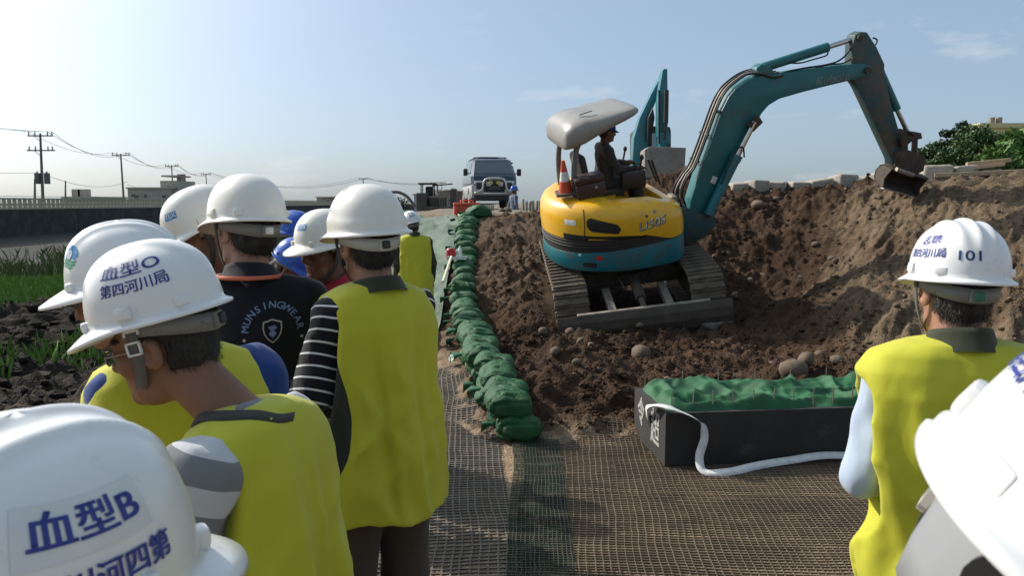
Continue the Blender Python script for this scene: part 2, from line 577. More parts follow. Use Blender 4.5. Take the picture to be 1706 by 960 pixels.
def height(x, y):
    x = np.asarray(x, float); y = np.asarray(y, float)
    return base_h(x, y) + clod_h(x, y) * mach_flat(x, y)
def hz(x, y):
    return float(height(np.array([x]), np.array([y]))[0])

def axis(segs):
    out = []
    for lo, hi, st in segs:
        n = max(1, int(round((hi - lo) / st)))
        out += list(lo + (hi - lo) * np.arange(n) / n)
    return np.array(out + [segs[-1][1]])
gx = axis([(-900, -100, 80), (-100, -40, 10), (-40, -29.2, 2.7), (-29.2, -28.8, .1), (-28.8, -10, .9), (-10, -2.4, .09), (-2.4, -0.4, .08), (-0.4, 5.6, .022), (5.6, 8.5, .07), (8.5, 20, .6), (20, 60, 5), (60, 900, 70)])
gy = axis([(-30, 0, 5), (0, 5.2, .4), (5.2, 12.6, .024), (12.6, 15.5, .06), (15.5, 30, .35), (30, 80, 2.5), (80, 240, 12), (240, 1800, 130)])
GX, GY = np.meshgrid(gx, gy, indexing='ij')
GZ = height(GX, GY)
nx_, ny_ = GX.shape
idx = np.arange(nx_ * ny_).reshape(nx_, ny_)
Fg = np.stack([idx[:-1, :-1], idx[1:, :-1], idx[1:, 1:], idx[:-1, 1:]], -1).reshape(-1, 4)
gme = np_mesh('ground', np.stack([GX, GY, GZ], -1).reshape(-1, 3), Fg, True)
# base colour of what each place is made of (earth kinds, sand, grass, gravel)
def mixc(c, d, k):
    return c * (1 - k[..., None]) + np.array(d) * k[..., None]
Cg = np.zeros(GX.shape + (3,)) + np.array((0.27, 0.205, 0.14))                    # sandy base under the mats
Cg = mixc(Cg, (0.20, 0.18, 0.15), sstep(16, 19, GY) * sstep(-3, -2, GX))             # road on the embankment
Cg = mixc(Cg, (0.055, 0.075, 0.025), (1 - sstep(-6.5, -2.6, GX)) * sstep(4, 7, GY))  # verge
Cg = mixc(Cg, (0.030, 0.026, 0.021), sstep(-8.5, -6.5, GX) * (1 - sstep(-3.4, -2.2, GX)) * sstep(4, 6, GY) * (1 - sstep(14, 17, GY)))
Cg = mixc(Cg, (0.075, 0.08, 0.075), (1 - sstep(-17, -15, GX)) * sstep(-29.2, -29, GX))   # revetment
Cg = mixc(Cg, (0.12, 0.13, 0.07), 1 - sstep(-30, -29, GX))
Cg = mixc(Cg, (0.14, 0.15, 0.08), sstep(9, 14, GX) * sstep(4, 9, GY))
sm = soil_mask(GX, GY)
Cg = mixc(Cg, (0.046, 0.028, 0.017), sm)
Cg = mixc(Cg, (0.125, 0.094, 0.062), np.clip(sm * bank_mask(GX, GY) * 1.0, 0, 1))
Cg = mixc(Cg, (0.075, 0.048, 0.03), sm * sstep(0.1, .6, vnoise(GX * 1.4, GY * 1.4, seed=41)) * 0.6)
Cg = mixc(Cg, (0.095, 0.068, 0.046), sm * (1 - sstep(0.2, 0.7, GX)) * sstep(9, 11, GY) * .8)
ca = gme.color_attributes.new('earth', 'FLOAT_COLOR', 'POINT')
ca.data.foreach_set('color', np.concatenate([Cg, np.ones(GX.shape + (1,))], -1).astype(np.float32).ravel())

def soil_material(name, use_attr=True, col=(0.1, 0.06, 0.035)):
    m = bpy.data.materials.new(name)
    m.use_nodes = True
    n, L = m.node_tree.nodes, m.node_tree.links
    b = n['Principled BSDF']
    b.inputs['Roughness'].default_value = 0.95
    b.inputs['Specular IOR Level'].default_value = 0.15
    t = n.new('ShaderNodeTexCoord')
    n1 = n.new('ShaderNodeTexNoise'); n1.inputs['Scale'].default_value = 9; n1.inputs['Detail'].default_value = 9; n1.inputs['Roughness'].default_value = 0.7
    n2 = n.new('ShaderNodeTexVoronoi'); n2.inputs['Scale'].default_value = 55
    L.new(t.outputs['Object'], n1.inputs['Vector']); L.new(t.outputs['Object'], n2.inputs['Vector'])
    rp = n.new('ShaderNodeValToRGB')
    rp.color_ramp.elements[0].position = 0.3; rp.color_ramp.elements[0].color = (0.5, 0.47, 0.45, 1)
    rp.color_ramp.elements[1].position = 0.72; rp.color_ramp.elements[1].color = (1.55, 1.5, 1.45, 1)
    L.new(n1.outputs['Fac'], rp.inputs['Fac'])
    mx = n.new('ShaderNodeMix'); mx.data_type = 'RGBA'; mx.blend_type = 'MULTIPLY'; mx.inputs[0].default_value = 1
    if use_attr:
        a = n.new('ShaderNodeVertexColor'); a.layer_name = 'earth'
        L.new(a.outputs['Color'], mx.inputs[6])
    else:
        mx.inputs[6].default_value = (*col, 1)
    L.new(rp.outputs['Color'], mx.inputs[7])
    L.new(mx.outputs[2], b.inputs['Base Color'])
    ad = n.new('ShaderNodeMath'); ad.operation = 'MULTIPLY_ADD'; ad.inputs[1].default_value = -0.5
    L.new(n2.outputs['Distance'], ad.inputs[0]); L.new(n1.outputs['Fac'], ad.inputs[2])
    bp = n.new('ShaderNodeBump'); bp.inputs['Strength'].default_value = 0.7; bp.inputs['Distance'].default_value = 0.03
    L.new(ad.outputs[0], bp.inputs['Height']); L.new(bp.outputs['Normal'], b.inputs['Normal'])
    MATS[name] = m
    return m
obj('ground', gme, soil_material('earth'), kind='structure')

# ------------------------------------------------------------------ loose clods and stones
def ico(sub):
    bm = bmesh.new()
    bmesh.ops.create_icosphere(bm, subdivisions=sub, radius=1)
    bm.verts.index_update()
    V = np.array([v.co[:] for v in bm.verts]); F = np.array([[v.index for v in f.verts] for f in bm.faces])
    bm.free()
    return V, F
I1, I2, I3 = ico(1), ico(2), ico(3)
def rock_pts(base, seed, rough=0.28, flat=0.75):
    V = base[0]
    d = 1 + rough * vnoise(V[:, 0] * 1.3, V[:, 1] * 1.3, V[:, 2] * 1.3, seed) + rough * .5 * vnoise(V[:, 0] * 3, V[:, 1] * 3, V[:, 2] * 3, seed + 5)
    return V * d[:, None] * np.array([1, 0.85, flat])
def rotz(V, a):
    c, s = math.cos(a), math.sin(a)
    return np.stack([V[:, 0] * c - V[:, 1] * s, V[:, 0] * s + V[:, 1] * c, V[:, 2]], -1)
def scatter(n, xr, yr, dens, smin, smax, base, power=3.0):
    VV, FF, CC, o, k, tries = [], [], [], 0, 0, 0
    var = [rock_pts(base, 100 + j, 0.35, 0.7) for j in range(12)]
    xs = rng.uniform(*xr, n * 4); ys = rng.uniform(*yr, n * 4)
    keep = rng.random(n * 4) < dens(xs, ys)
    xs, ys = xs[keep][:n], ys[keep][:n]
    zs = height(xs, ys)
    b = bank_mask(xs, ys)
    for x, y, z, bb in zip(xs, ys, zs, b):
        s = smin + (smax - smin) * rng.random() ** power
        v = rotz(var[rng.integers(12)], rng.uniform(0, 6.28)) * s + np.array([x, y, z + s * 0.15])
        VV.append(v); FF.append(base[1] + o); o += len(v)
        t = rng.uniform(.8, 1.3)
        c = np.array((0.048, 0.030, 0.018)) * (1 - bb) + np.array((0.125, 0.094, 0.062)) * bb
        if rng.random() < 0.03:
            c = np.array((0.2, 0.175, 0.14))
        CC.append(np.tile(np.append(c * t, 1.0), (len(v), 1)))
    me = np_mesh('clods', np.concatenate(VV), np.concatenate(FF), False)
    ca_ = me.color_attributes.new('earth', 'FLOAT_COLOR', 'POINT')
    ca_.data.foreach_set('color', np.concatenate(CC).astype(np.float32).ravel())
    return me
pitd = lambda x, y: soil_mask(x, y) * (1 - 0.35 * bank_mask(x, y)) * mach_flat(x, y) * (0.35 + 0.65 * (vnoise(x * 1.5, y * 1.5, seed=60) > -0.1))
obj('soil_clods', scatter(5200, (-0.3, 6.0), (5.5, 13), pitd, 0.007, 0.045, I1, 4.5), MATS['earth'], kind='stuff')
obj('soil_crumbs', scatter(5000, (-0.2, 3.6), (5.5, 8.5), pitd, 0.006, 0.024, I1), MATS['earth'], kind='stuff')
darkd = lambda x, y: sstep(-8, -6.5, x) * (1 - sstep(-3.4, -2.6, x)) * sstep(4.5, 6, y)
dk = scatter(2200, (-8, -2.6), (5, 14), darkd, 0.02, 0.11, I1)
_c = np.zeros(len(dk.vertices) * 4, np.float32); dk.color_attributes['earth'].data.foreach_get('color', _c)
_c = _c.reshape(-1, 4); _c[:, :3] = _c[:, :3] * 0.2 + 0.010; dk.color_attributes['earth'].data.foreach_set('color', _c.ravel())
obj('dark_clods', dk, MATS['earth'], kind='stuff')

stone_m = mat('river stone', (0.17, 0.132, 0.092), 0.9, (0.11, 0.083, 0.058), nscale=9, bump=0.4, bscale=30, dirt=(0.11, 0.065, 0.04), dirt_scale=8, dirt_lo=.5, dirt_hi=.6)
block_m = mat('pale block stone', (0.42, 0.38, 0.32), 0.9, (0.27, 0.235, 0.19), nscale=5, bump=0.4, bscale=25)
stone_meshes = []
for j in range(6):
    me = np_mesh('stone', rock_pts(I2, 300 + j, 0.22, 0.72), I2[1], True)
    me.materials.append(stone_m)
    stone_meshes.append(me)
def stone(px, py_or_xy, r, label, name='stone', group=None, Y=None):
    x, y = py_or_xy
    o = obj(name, stone_meshes[rng.integers(6)])
    o.location = (x, y, hz(x, y) + r * 0.22)
    o.scale = (r, r * rng.uniform(.85, 1.1), r * rng.uniform(.85, 1.1))
    o.rotation_euler = (rng.uniform(-.3, .3), rng.uniform(-.3, .3), rng.uniform(0, 6.28))
    return tag(o, label, 'stone', group)
def ground_at(px, py):
    """first place where the view ray through (px, py) meets the ground"""
    Ys = np.linspace(3, 30, 2200)
    d = at(px, py, 1.0) - Vector((0, 0, CAM_Z))
    X = d.x * Ys; Z = CAM_Z + d.z * Ys
    below = np.nonzero(height(X, Ys) >= Z)[0]
    k = below[0] if len(below) else -1
    return float(X[k]), float(Ys[k])
for (px, py, r, lab) in [
        (1322, 622, 0.125, 'large pale round boulder at the pit edge behind the black trough'),
        (1342, 606, 0.10, 'brown boulder leaning on the pale round boulder at the pit edge'),
        (1068, 592, 0.11, 'brown boulder half sunk in earth in front of the dozer blade'),
        (1395, 604, 0.07, 'small grey stone at the foot of the scraped bank'),
        (925, 590, 0.05, 'pale stone on the earth ridge left of the dozer blade'),
        (905, 555, 0.055, 'grey stone on the earth between sandbags and left track'),
        (1262, 345, 0.12, 'grey boulder in the back wall of the pit below the stone blocks'),
        (1250, 470, 0.06, 'pale stone in the shaded pit right of the machine')]:
    stone(0, ground_at(px, py), r, lab, 'boulder' if r > .09 else 'stone')
for k in range(26):
    for _ in range(30):
        x, y = rng.uniform(0.1, 4.2), rng.uniform(5.9, 12.5)
        if soil_mask(np.array([x]), np.array([y]))[0] > .8 and mach_flat(np.array([x]), np.array([y]))[0] > .95:
            break
    stone(0, (x, y), rng.uniform(0.035, 0.065), 'small earth-stained stone lying loose in the dug pit', group='loose stones in the pit')

# ------------------------------------------------------------------ geogrid mats
rib_m = mat('geogrid polymer', (0.085, 0.062, 0.042), 0.9, (0.19, 0.145, 0.095), nscale=2.5, namt=1.2)
rib2_m = mat('geogrid polymer dusty', (0.15, 0.135, 0.11), 0.8, (0.08, 0.07, 0.055), nscale=3)
def geogrid(name, label, x0, x1, y0, y1, sx, sy, wid, m, rot, seed, lift=0.004, hh=0.006):
    V, F = [], []
    cx, cy = (x0 + x1) / 2, (y0 + y1) / 2
    ca_, sa_ = math.cos(rot), math.sin(rot)
    def place(u, v, dz):
        x = cx + u * ca_ - v * sa_; y = cy + u * sa_ + v * ca_
        x2 = x + 0.022 * vnoise(x * 1.8, y * 1.8, seed=seed) + 0.006 * vnoise(x * 9, y * 9, seed=seed + 4)
        y2 = y + 0.03 * vnoise(x * 1.5, y * 1.5, seed=seed + 1) + 0.006 * vnoise(x * 8, y * 8, seed=seed + 5)
        z = base_h(x2, y2) + lift + dz + 0.004 * (1 + vnoise(x * 2.2, y * 2.2, seed=seed + 2)) + 0.004 * np.maximum(0, vnoise(x * 11, y * 11, seed=seed + 3))
        return np.stack([x2, y2, z], -1)
    a, b = (x1 - x0) / 2, (y1 - y0) / 2
    o = 0
    for axis_, lo, hi, sp, l in ((0, -a, a, sx, b), (1, -b, b, sy, a)):
        n = int((hi - lo) / sp)
        t = np.linspace(-l, l, int(2 * l / 0.07) + 2)
        for k in range(n + 1):
            c = lo + k * sp + rng.normal(0, sp * .05)
            wd = wid * rng.uniform(.7, 1.25) * (1.0 if axis_ else .8)
            rows = []
            for dd, dz in ((-wd / 2, 0.0), (-wd / 2, hh + .002 * axis_), (wd / 2, hh + .002 * axis_), (wd / 2, 0.0)):
                rows.append(place(np.full_like(t, c + dd), t, dz) if axis_ == 0 else place(t, np.full_like(t, c + dd), dz))
            P = np.stack(rows, 1)
            m_ = len(t)
            V.append(P.reshape(-1, 3))
            i = np.arange(m_ - 1)[:, None] * 4 + np.arange(3)[None]
            F.append((np.stack([i, i + 4, i + 5, i + 1], -1).reshape(-1, 4)) + o)
            o += m_ * 4
    return obj(name, np_mesh(name, np.concatenate(V), np.concatenate(F), False), m, label=label, cat='mat', kind='stuff')
geogrid('geogrid_mat', 'brown geogrid mat of small meshes lying in front of the black trough', -0.05, 4.0, 0.6, 5.75, 0.038, 0.030, 0.0052, rib_m, R(-4), 3)
geogrid('geogrid_mat', 'paler geogrid mat running along the left side of the sandbags', -1.7, 0.0, 0.6, 7.6, 0.042, 0.04, 0.0095, rib2_m, R(3.5), 9, lift=0.006)
netg = mat('green plastic net', (0.016, 0.042, 0.024), 0.8, (0.06, 0.056, 0.038), nscale=6, namt=1.5)
geogrid('net_strip', 'torn dark green net strip on the mat before the sandbags', -0.02, 0.30, 1.8, 5.55, 0.022, 0.026, 0.0055, netg, R(-1), 21, lift=0.014, hh=.003)

# ------------------------------------------------------------------ grey-green sheet on the ramp
gs = MB()
P = []
for i in range(40):
    row = []
    y = np.full(26, 8.6 + 7.0 * i / 39)
    x = -3.0 + 2.15 * np.arange(26) / 25 - 0.02 * (y - 9)
    z = np.maximum(base_h(x, y), height(x, y)) + 0.06 + 0.03 * vnoise(x * 4, y * 4, seed=70)
    row = list(zip(x.tolist(), y.tolist(), z.tolist()))
    P.append(row)
gs.grid(P)
sheet_m = mat('grey green sheet', (0.17, 0.23, 0.17), 0.8, (0.09, 0.125, 0.09), nscale=14, bump=0.5, bscale=60)
gs.build('net_sheet', sheet_m, smooth=True, label='grey green net sheet covering the ramp behind the group', cat='net')

# ------------------------------------------------------------------ sandbags
def pillow(seed, a=0.18, b=0.185, c=0.105):
    V, F = [], []
    n, m_ = 40, 26
    for i in range(m_ + 1):
        th = -math.pi / 2 + math.pi * i / m_
        for k in range(n):
            ph = 2 * math.pi * k / n
            sg = lambda v, e: math.copysign(abs(v) ** e, v)
            V.append((a * sg(math.cos(th), .55) * sg(math.cos(ph), .5), b * sg(math.cos(th), .55) * sg(math.sin(ph), .5), c * sg(math.sin(th), .85)))
    V = np.array(V)
    pinch = 1 - 0.45 * np.clip(np.abs(V[:, 0]) / a, 0, 1) ** 4
    V[:, 2] *= pinch
    V[:, 1] *= 1 - 0.16 * np.clip(np.abs(V[:, 0]) / a, 0, 1) ** 3
    q = V / 0.2
    sagx = q[:, 0] * 1.1
    V[:, 2] -= 0.03 * (q[:, 0] / 1.3) ** 2 * c / .115
    V *= (1 + 0.09 * vnoise(q[:, 0] * .9, q[:, 1] * .9, q[:, 2] * .9, seed + 31))[:, None]
    crease = np.abs(vnoise(q[:, 0] * 2.2 + q[:, 1], q[:, 1] * 3.5, q[:, 2] * 2.5, seed + 40))
    V -= (0.024 * np.clip(.26 - crease, 0, 1) / .26)[:, None] * (V / np.linalg.norm(V, axis=1)[:, None])
    V += (0.014 * vnoise(q[:, 0] * 1.4, q[:, 1] * 1.4, q[:, 2] * 1.4, seed) + 0.008 * np.abs(vnoise(q[:, 0] * 2, q[:, 1] * 5, q[:, 2] * 3, seed + 3)))[:, None] * np.sign(V) * np.array([.6, 1, 1])
    for i in range(m_):
        for k in range(n):
            F.append((i * n + k, i * n + (k + 1) % n, (i + 1) * n + (k + 1) % n, (i + 1) * n + k))
    mb = MB()
    mb.add(V, F)
    return mb
bag_m = mat('green woven bag', (0.012, 0.115, 0.032), 0.6, (0.007, 0.055, 0.016), nscale=7, bump=0.6, bscale=90, spec=0.4, dirt=(0.07, 0.055, 0.035), dirt_scale=6, dirt_lo=.52, dirt_hi=.75)
tie_m = mat('green bag neck', (0.018, 0.11, 0.045), 0.5, (0.015, 0.08, 0.03), nscale=20)
bag_me = [pillow(50 + k).mesh('sandbag', True) for k in range(5)]
tie_me = []
for k in range(3):
    t = MB()
    P = []
    for i in range(7):
        row = []
        for j in range(17):
            an = 2 * math.pi * j / 16
            rr = (0.025 + 0.05 * (i / 6) ** 1.6) * (1 + 0.25 * math.sin(3 * an + k) * i / 6)
            row.append((-0.185 - 0.02 - 0.09 * i / 6, rr * 1.2 * math.cos(an), rr * .5 * math.sin(an) - 0.03 * (i / 6) ** 2))
        P.append(row)
    t.grid(P)
    tie_me.append(t.mesh('bag_neck', True))
for me in bag_me: me.materials.append(bag_m)
for me in tie_me: me.materials.append(tie_m)
def sandbag(loc, rz, tilt, label, group=None, scale=1.0, neck=True):
    o = obj('sandbag', bag_me[rng.integers(5)], label=label, cat='sandbag', group=group)
    o.location = loc
    o.rotation_euler = (tilt[0], tilt[1], rz)
    o.scale = (scale, scale, scale)
    if neck:
        c = obj('bag_neck', tie_me[rng.integers(3)], parent=o)
    return o
path = [Vector((0.03, 5.62)), Vector((-0.14, 6.5)), Vector((-0.36, 8.0)), Vector((-0.56, 9.8)), Vector((-0.72, 12.0)), Vector((-0.82, 14.9))]
def along(s):
    for a, b in zip(path[:-1], path[1:]):
        L_ = (b - a).length
        if s <= L_:
            return a.lerp(b, s / L_)
        s -= L_
    return path[-1]
tot = sum((b - a).length for a, b in zip(path[:-1], path[1:]))
s, k, n_r = 0.0, 0, 0
while s < tot:
    p = along(s)
    zb = float(base_h(np.array([p.x - .2]), np.array([p.y]))[0])
    two = p.y < 10.3
    zb = max(0, zb)
    if k == 0:
        l0, l1 = 'lower green sandbag at the near end of the row, on the mat', 'upper green sandbag at the near end of the row, bulging over the one below'
    elif p.y < 10.3:
        l0, l1 = ORD[k] + ' green sandbag from the near end in the bottom layer of the row', ORD[k] + ' green sandbag from the near end in the top layer of the row'
    else:
        n_r = n_r + 1; l0 = l1 = ORD[n_r - 1] + ' green sandbag up the ramp in the single line to the orange toolbox'
    g0 = 'sandbags of the bottom layer' if p.y < 10.3 else 'sandbags up the ramp'
    sandbag((p.x + rng.normal(0, .02), p.y, zb + .105), rng.normal(.0, .12), (rng.normal(0, .08), rng.normal(0, .05)), l0, None if k == 0 else g0, .92 if p.y < 12 else 1.0, k % 3 == 0)
    if two:
        sandbag((p.x - .03 + rng.normal(0, .02), p.y + .05, zb + .265), rng.normal(.05, .16), (rng.normal(0, .1), rng.normal(0.06, .06)), l1, None if k == 0 else 'sandbags of the top layer', .94, k % 3 == 1)
    s += 0.33 if two else 0.36
    k += 1
sandbag((-.62, 15.1, hz(-.62, 15.1) + .13), .3, (0, 0), 'flattened green sandbag in front of the orange toolbox', None, 1.25)
# ================================================================== BLACK TROUGH WITH BAGS
black_m = mat('black rubbery concrete', (0.020, 0.019, 0.018), 0.8, (0.035, 0.031, 0.027), nscale=4, bump=0.3, bscale=60, dirt=(0.09, 0.075, 0.055), dirt_scale=3, dirt_lo=.60, dirt_hi=.8)
paint_m = mat('white paint', (0.78, 0.78, 0.75), 0.7, (0.6, 0.6, 0.57), nscale=30)
strap_m = mat('white webbing', (0.74, 0.74, 0.72), 0.75, (0.55, 0.55, 0.53), nscale=20, bump=.3, bscale=200)
green_m = mat('green crumpled cloth', (0.012, 0.125, 0.040), 0.7, (0.006, 0.05, 0.018), nscale=9, bump=0.3, bscale=150)
pin_m = mat('rusty pin', (0.3, 0.24, 0.18), 0.6, (0.15, 0.1, 0.07))
TL, TW, TH = 1.75, 0.72, 0.34
tr = thing('concrete_trough', 'long black trough with white brush lettering, filled with green bags', 'trough', (0.97, 5.0, 0.016), (0, 0, R(7)))
# its own x runs along the long front, y back; the end face turns to the left
sk = R(12)
def tp(x, y, z):
    return Vector((x - math.tan(R(28)) * y * 0.35, y, z))
b = MB()
for (x0, x1, y0, y1) in ((0, TL, 0, .05), (0, TL, TW - .05, TW), (0, .05, .05, TW - .05), (TL - .05, TL, .05, TW - .05)):
    b.box(((x0 + x1) / 2, (y0 + y1) / 2, TH / 2), (x1 - x0, y1 - y0, TH))
b.build('trough_wall', black_m, tr)
MB().box((TL / 2, TW / 2, .10), (TL - .1, TW - .1, .2)).build('trough_floor', black_m, tr)
xs, ys = np.meshgrid(np.linspace(.02, TL - .02, 190), np.linspace(.02, TW - .02, 76), indexing='ij')
edge = np.minimum(np.minimum(xs - .02, TL - .02 - xs), np.minimum(ys - .02, TW - .02 - ys))
wx_ = xs + .05 * vnoise(xs * 5, ys * 5, seed=81); wy_ = ys + .05 * vnoise(xs * 5, ys * 5, seed=82)
fold = np.abs(vnoise(wx_ * 5, wy_ * 7, seed=83)); fold2 = np.abs(vnoise(wx_ * 15, wy_ * 15, seed=84))
z_ = TH + .004 - .012 * sstep(.03, .12, edge) + sstep(0, .06, edge) * (.0 + .085 * (1 - fold) ** 4 + .03 * (1 - fold2) ** 4 + .03 * vnoise(xs * 4, ys * 4, seed=85)) - (1 - sstep(0, .03, edge)) * .02 * (1 + vnoise(xs * 9, ys * 9, seed=86))
for _ in range(6):
    z_[1:-1, 1:-1] = (z_[1:-1, 1:-1] * 2 + z_[:-2, 1:-1] + z_[2:, 1:-1] + z_[1:-1, :-2] + z_[1:-1, 2:]) / 6
idx = np.arange(xs.size).reshape(xs.shape)
F_ = np.stack([idx[:-1, :-1], idx[1:, :-1], idx[1:, 1:], idx[:-1, 1:]], -1).reshape(-1, 4)
cl = obj('green_bag_cover', np_mesh('green_bag_cover', np.stack([xs, ys, z_], -1).reshape(-1, 3), F_), green_m, label='crumpled green bag cloth bulging out of the black trough', cat='cloth')
cl.matrix_world = tr.matrix_basis
for k in range(13):
    t = k / 12
    for yy in (0.06, TW - .05):
        if yy > .3 and k % 2: continue
        MB().tube([(0.06 + t * (TL - .12), yy, TH - .02), (0.062 + t * (TL - .12) + rng.normal(0, .004), yy, TH + .125)], .0045, 5).build('pin', pin_m, tr)
V, F = text_shape('超', 0.225, 0, 0.004)
MB().add([Vector((-.004, .21 - p.x * .85, .175 + p.y * 1.1)) for p in V], F).build('lettering', paint_m, tr)
V, F = text_shape('令', 0.19, 0, 0.004)
MB().add([Vector((-.004, .54 - p.x * .8, .20 + p.y * 1.1)) for p in V], F).build('lettering', paint_m, tr)
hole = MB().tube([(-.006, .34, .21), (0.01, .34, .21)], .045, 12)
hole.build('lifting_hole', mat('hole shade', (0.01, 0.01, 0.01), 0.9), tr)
# strap: through the end, up over the corner, down the front, along the ground
sp = curve_pts([(-.02, .34, .22), (-.05, .24, .31), (-.03, .09, .375), (.05, -.02, .372), (.20, -.055, .30), (.235, -.06, .20), (.19, -.10, .08), (.20, -.17, .012), (.34, -.20, .014), (.52, -.14, .02), (.64, -.10, .022), (.82, -.07, .03), (1.05, -.05, .045), (1.35, -.05, .03), (1.75, -.03, .03)], 8)
sb_ = MB()
L1, L2 = [], []
for i, p in enumerate(sp):
    t = (sp[min(i + 1, len(sp) - 1)] - sp[max(i - 1, 0)]).normalized()
    u = i / (len(sp) - 1)
    side = Vector((0, 1, 0)) if .17 < u < .30 else (Vector((1, .0, .1)) if u >= .30 and u < .47 else Vector((0, .75, .6)))
    if .08 < u < .2: side = Vector((1, .5, .1))
    side = (side - t * side.dot(t)).normalized()
    if L1 and side.dot(L1[-1] - L2[-1]) < 0: side = -side
    if L1: side = (side * .35 + (L1[-1] - L2[-1]).normalized() * .65).normalized()
    L1.append(p + side * .027); L2.append(p - side * .027)
sb_.grid([[a, b_] for a, b_ in zip(L1, L2)])
so = sb_.build('lifting_strap', strap_m, smooth=True, label='white webbing strap looped over the trough corner and trailing on the mat', cat='strap')
so.matrix_world = tr.matrix_basis
md = so.modifiers.new('t', 'SOLIDIFY'); md.thickness = .0018

# ================================================================== YELLOW AND TEAL MINI EXCAVATOR
teal = mat('teal machine paint', (0.010, 0.175, 0.215), 0.34, (0.012, 0.135, 0.165), nscale=4, dirt=(0.10, 0.08, 0.06), dirt_scale=7, dirt_lo=.50, dirt_hi=.70)
boomteal = mat('teal boom paint', (0.012, 0.150, 0.165), 0.45, (0.010, 0.105, 0.118), nscale=3, dirt=(0.07, 0.065, 0.055), dirt_scale=4, dirt_lo=.54, dirt_hi=.75)
yellow = mat('yellow machine paint', (0.80, 0.44, 0.014), 0.3, (0.72, 0.37, 0.012), nscale=3, coat=.2, dirt=(0.24, 0.16, 0.07), dirt_scale=8, dirt_lo=.56, dirt_hi=.78)
blk = mat('black plastic', (0.012, 0.012, 0.012), 0.5, (0.022, 0.02, 0.018), nscale=8)
steel = mat('bare dusty steel', (0.40, 0.36, 0.30), 0.6, (0.2, 0.17, 0.13), nscale=9, metal=.5)
chrome = mat('cylinder rod', (0.6, 0.6, 0.6), 0.22, metal=1.0)
mudsteel = mat('muddy steel', (0.045, 0.034, 0.025), 0.85, (0.085, 0.066, 0.048), nscale=7, bump=.5, bscale=25)
track_m = mat('muddy rubber track', (0.06, 0.048, 0.037), 0.9, (0.20, 0.155, 0.11), nscale=8, bump=.5, bscale=40)
canopy_m = mat('grey canopy shell', (0.30, 0.285, 0.26), 0.35, (0.24, 0.225, 0.2), nscale=4, dirt=(0.17, 0.14, 0.11), dirt_scale=3, dirt_lo=.55, dirt_hi=.75)
hose_m = mat('black hose', (0.014, 0.014, 0.015), 0.45)
red_m = mat('red sticker', (0.5, 0.03, 0.02), 0.5)
white_m = mat('white sticker', (0.75, 0.74, 0.7), 0.5)
ex = thing('excavator', 'yellow and teal mini excavator with grey canopy digging the pit', 'excavator')
upv = Vector((-0.115, -0.265, 1)).normalized()
xv = (Vector((1, 0.05, 0)) - upv * upv.dot(Vector((1, 0.05, 0)))).normalized()
yv = upv.cross(xv)
EXM = Matrix((xv, yv, upv)).transposed().to_4x4()
EXM.translation = Vector((1.45, 10.34, 0.49))
ex.matrix_world = EXM
# undercarriage (x to the right, y away)
def track_pts(n=46):
    """closed side profile (y, z) of a track"""
    out, Lh, r = [], 0.86, 0.27
    per = 4 * Lh + 2 * math.pi * r
    for i in range(n):
        s_ = per * i / n
        if s_ < 2 * Lh: out.append((-Lh + s_, 0.0, 0))
        elif s_ < 2 * Lh + math.pi * r:
            a = (s_ - 2 * Lh) / r; out.append((Lh + r * math.sin(a), r - r * math.cos(a), a))
        elif s_ < 4 * Lh + math.pi * r: out.append((Lh - (s_ - 2 * Lh - math.pi * r), 2 * r, math.pi))
        else:
            a = (s_ - 4 * Lh - math.pi * r) / r; out.append((-Lh - r * math.sin(a), r + r * math.cos(a), math.pi + a))
    return out
pad = MB()
pad.box((0, 0, .0), (.40, .085, .035), bev=.006)
pad.box((0, 0, -.028), (.37, .03, .03), bev=.004)
pad_me = pad.mesh('track_pad')
pad_me.materials.append(track_m)
for sx in (-1, 1):
    belt = MB()
    rings = [[Vector((sx * .78 + dx, y, z + .03)) for dx in (-.19, .19)] for (y, z, a) in track_pts(60)]
    rings.append(rings[0])
    belt.loft(rings, caps=False, closed=False)
    tb = belt.build('track', track_m, ex)
    for (y, z, a) in track_pts(46):
        p = obj('track_pad', pad_me, parent=tb)
        p.location = (sx * .78, y, z + .03)
        p.rotation_euler = (a, 0, 0)
    fr = MB().box((sx * .78, 0, .29), (.24, 1.55, .30), bev=.03)
    fr.build('track_frame', mudsteel, ex)
    for y in (-.86, .86):
        MB().tube([(sx * .78 - .15, y, .30), (sx * .78 + .15, y, .30)], .215, 18).build('sprocket', mudsteel, ex)
MB().box((0, 0, .40), (1.3, .85, .22), bev=.04).tube([(0, 0, .45), (0, 0, .68)], .42, 24).build('car_body', mudsteel, ex)
blade = MB()
for i in range(1):
    prof = [(-1.36, .02), (-1.40, .10), (-1.42, .20), (-1.40, .30), (-1.35, .37), (-1.32, .36), (-1.36, .29), (-1.38, .20), (-1.36, .10), (-1.32, .02)]
    blade.loft([[Vector((x, y, z)) for y, z in prof] for x in (-.98, .98)])
bl = blade.build('dozer_blade', mudsteel, ex)
MB().box((.80, -1.415, .08), (.34, .02, .09), rot=(0, R(2), 0), bev=.004).build('wear_plate', steel, bl)
for sx in (-1, 1):
    MB().box((sx * .33, -1.02, .31), (.09, .72, .10), rot=(R(8), 0, 0), bev=.012).build('blade_arm', steel, bl)
MB().box((0, -1.315, .36), (1.5, .05, .04), rot=(0, 0, 0), bev=.008).build('blade_rim', steel, bl)
MB().tube([(.02, -.62, .47), (.02, -1.06, .37)], .062, 14).tube([(.02, -1.04, .374), (.02, -1.32, .31)], .033, 12).build('blade_cylinder', mudsteel, ex)
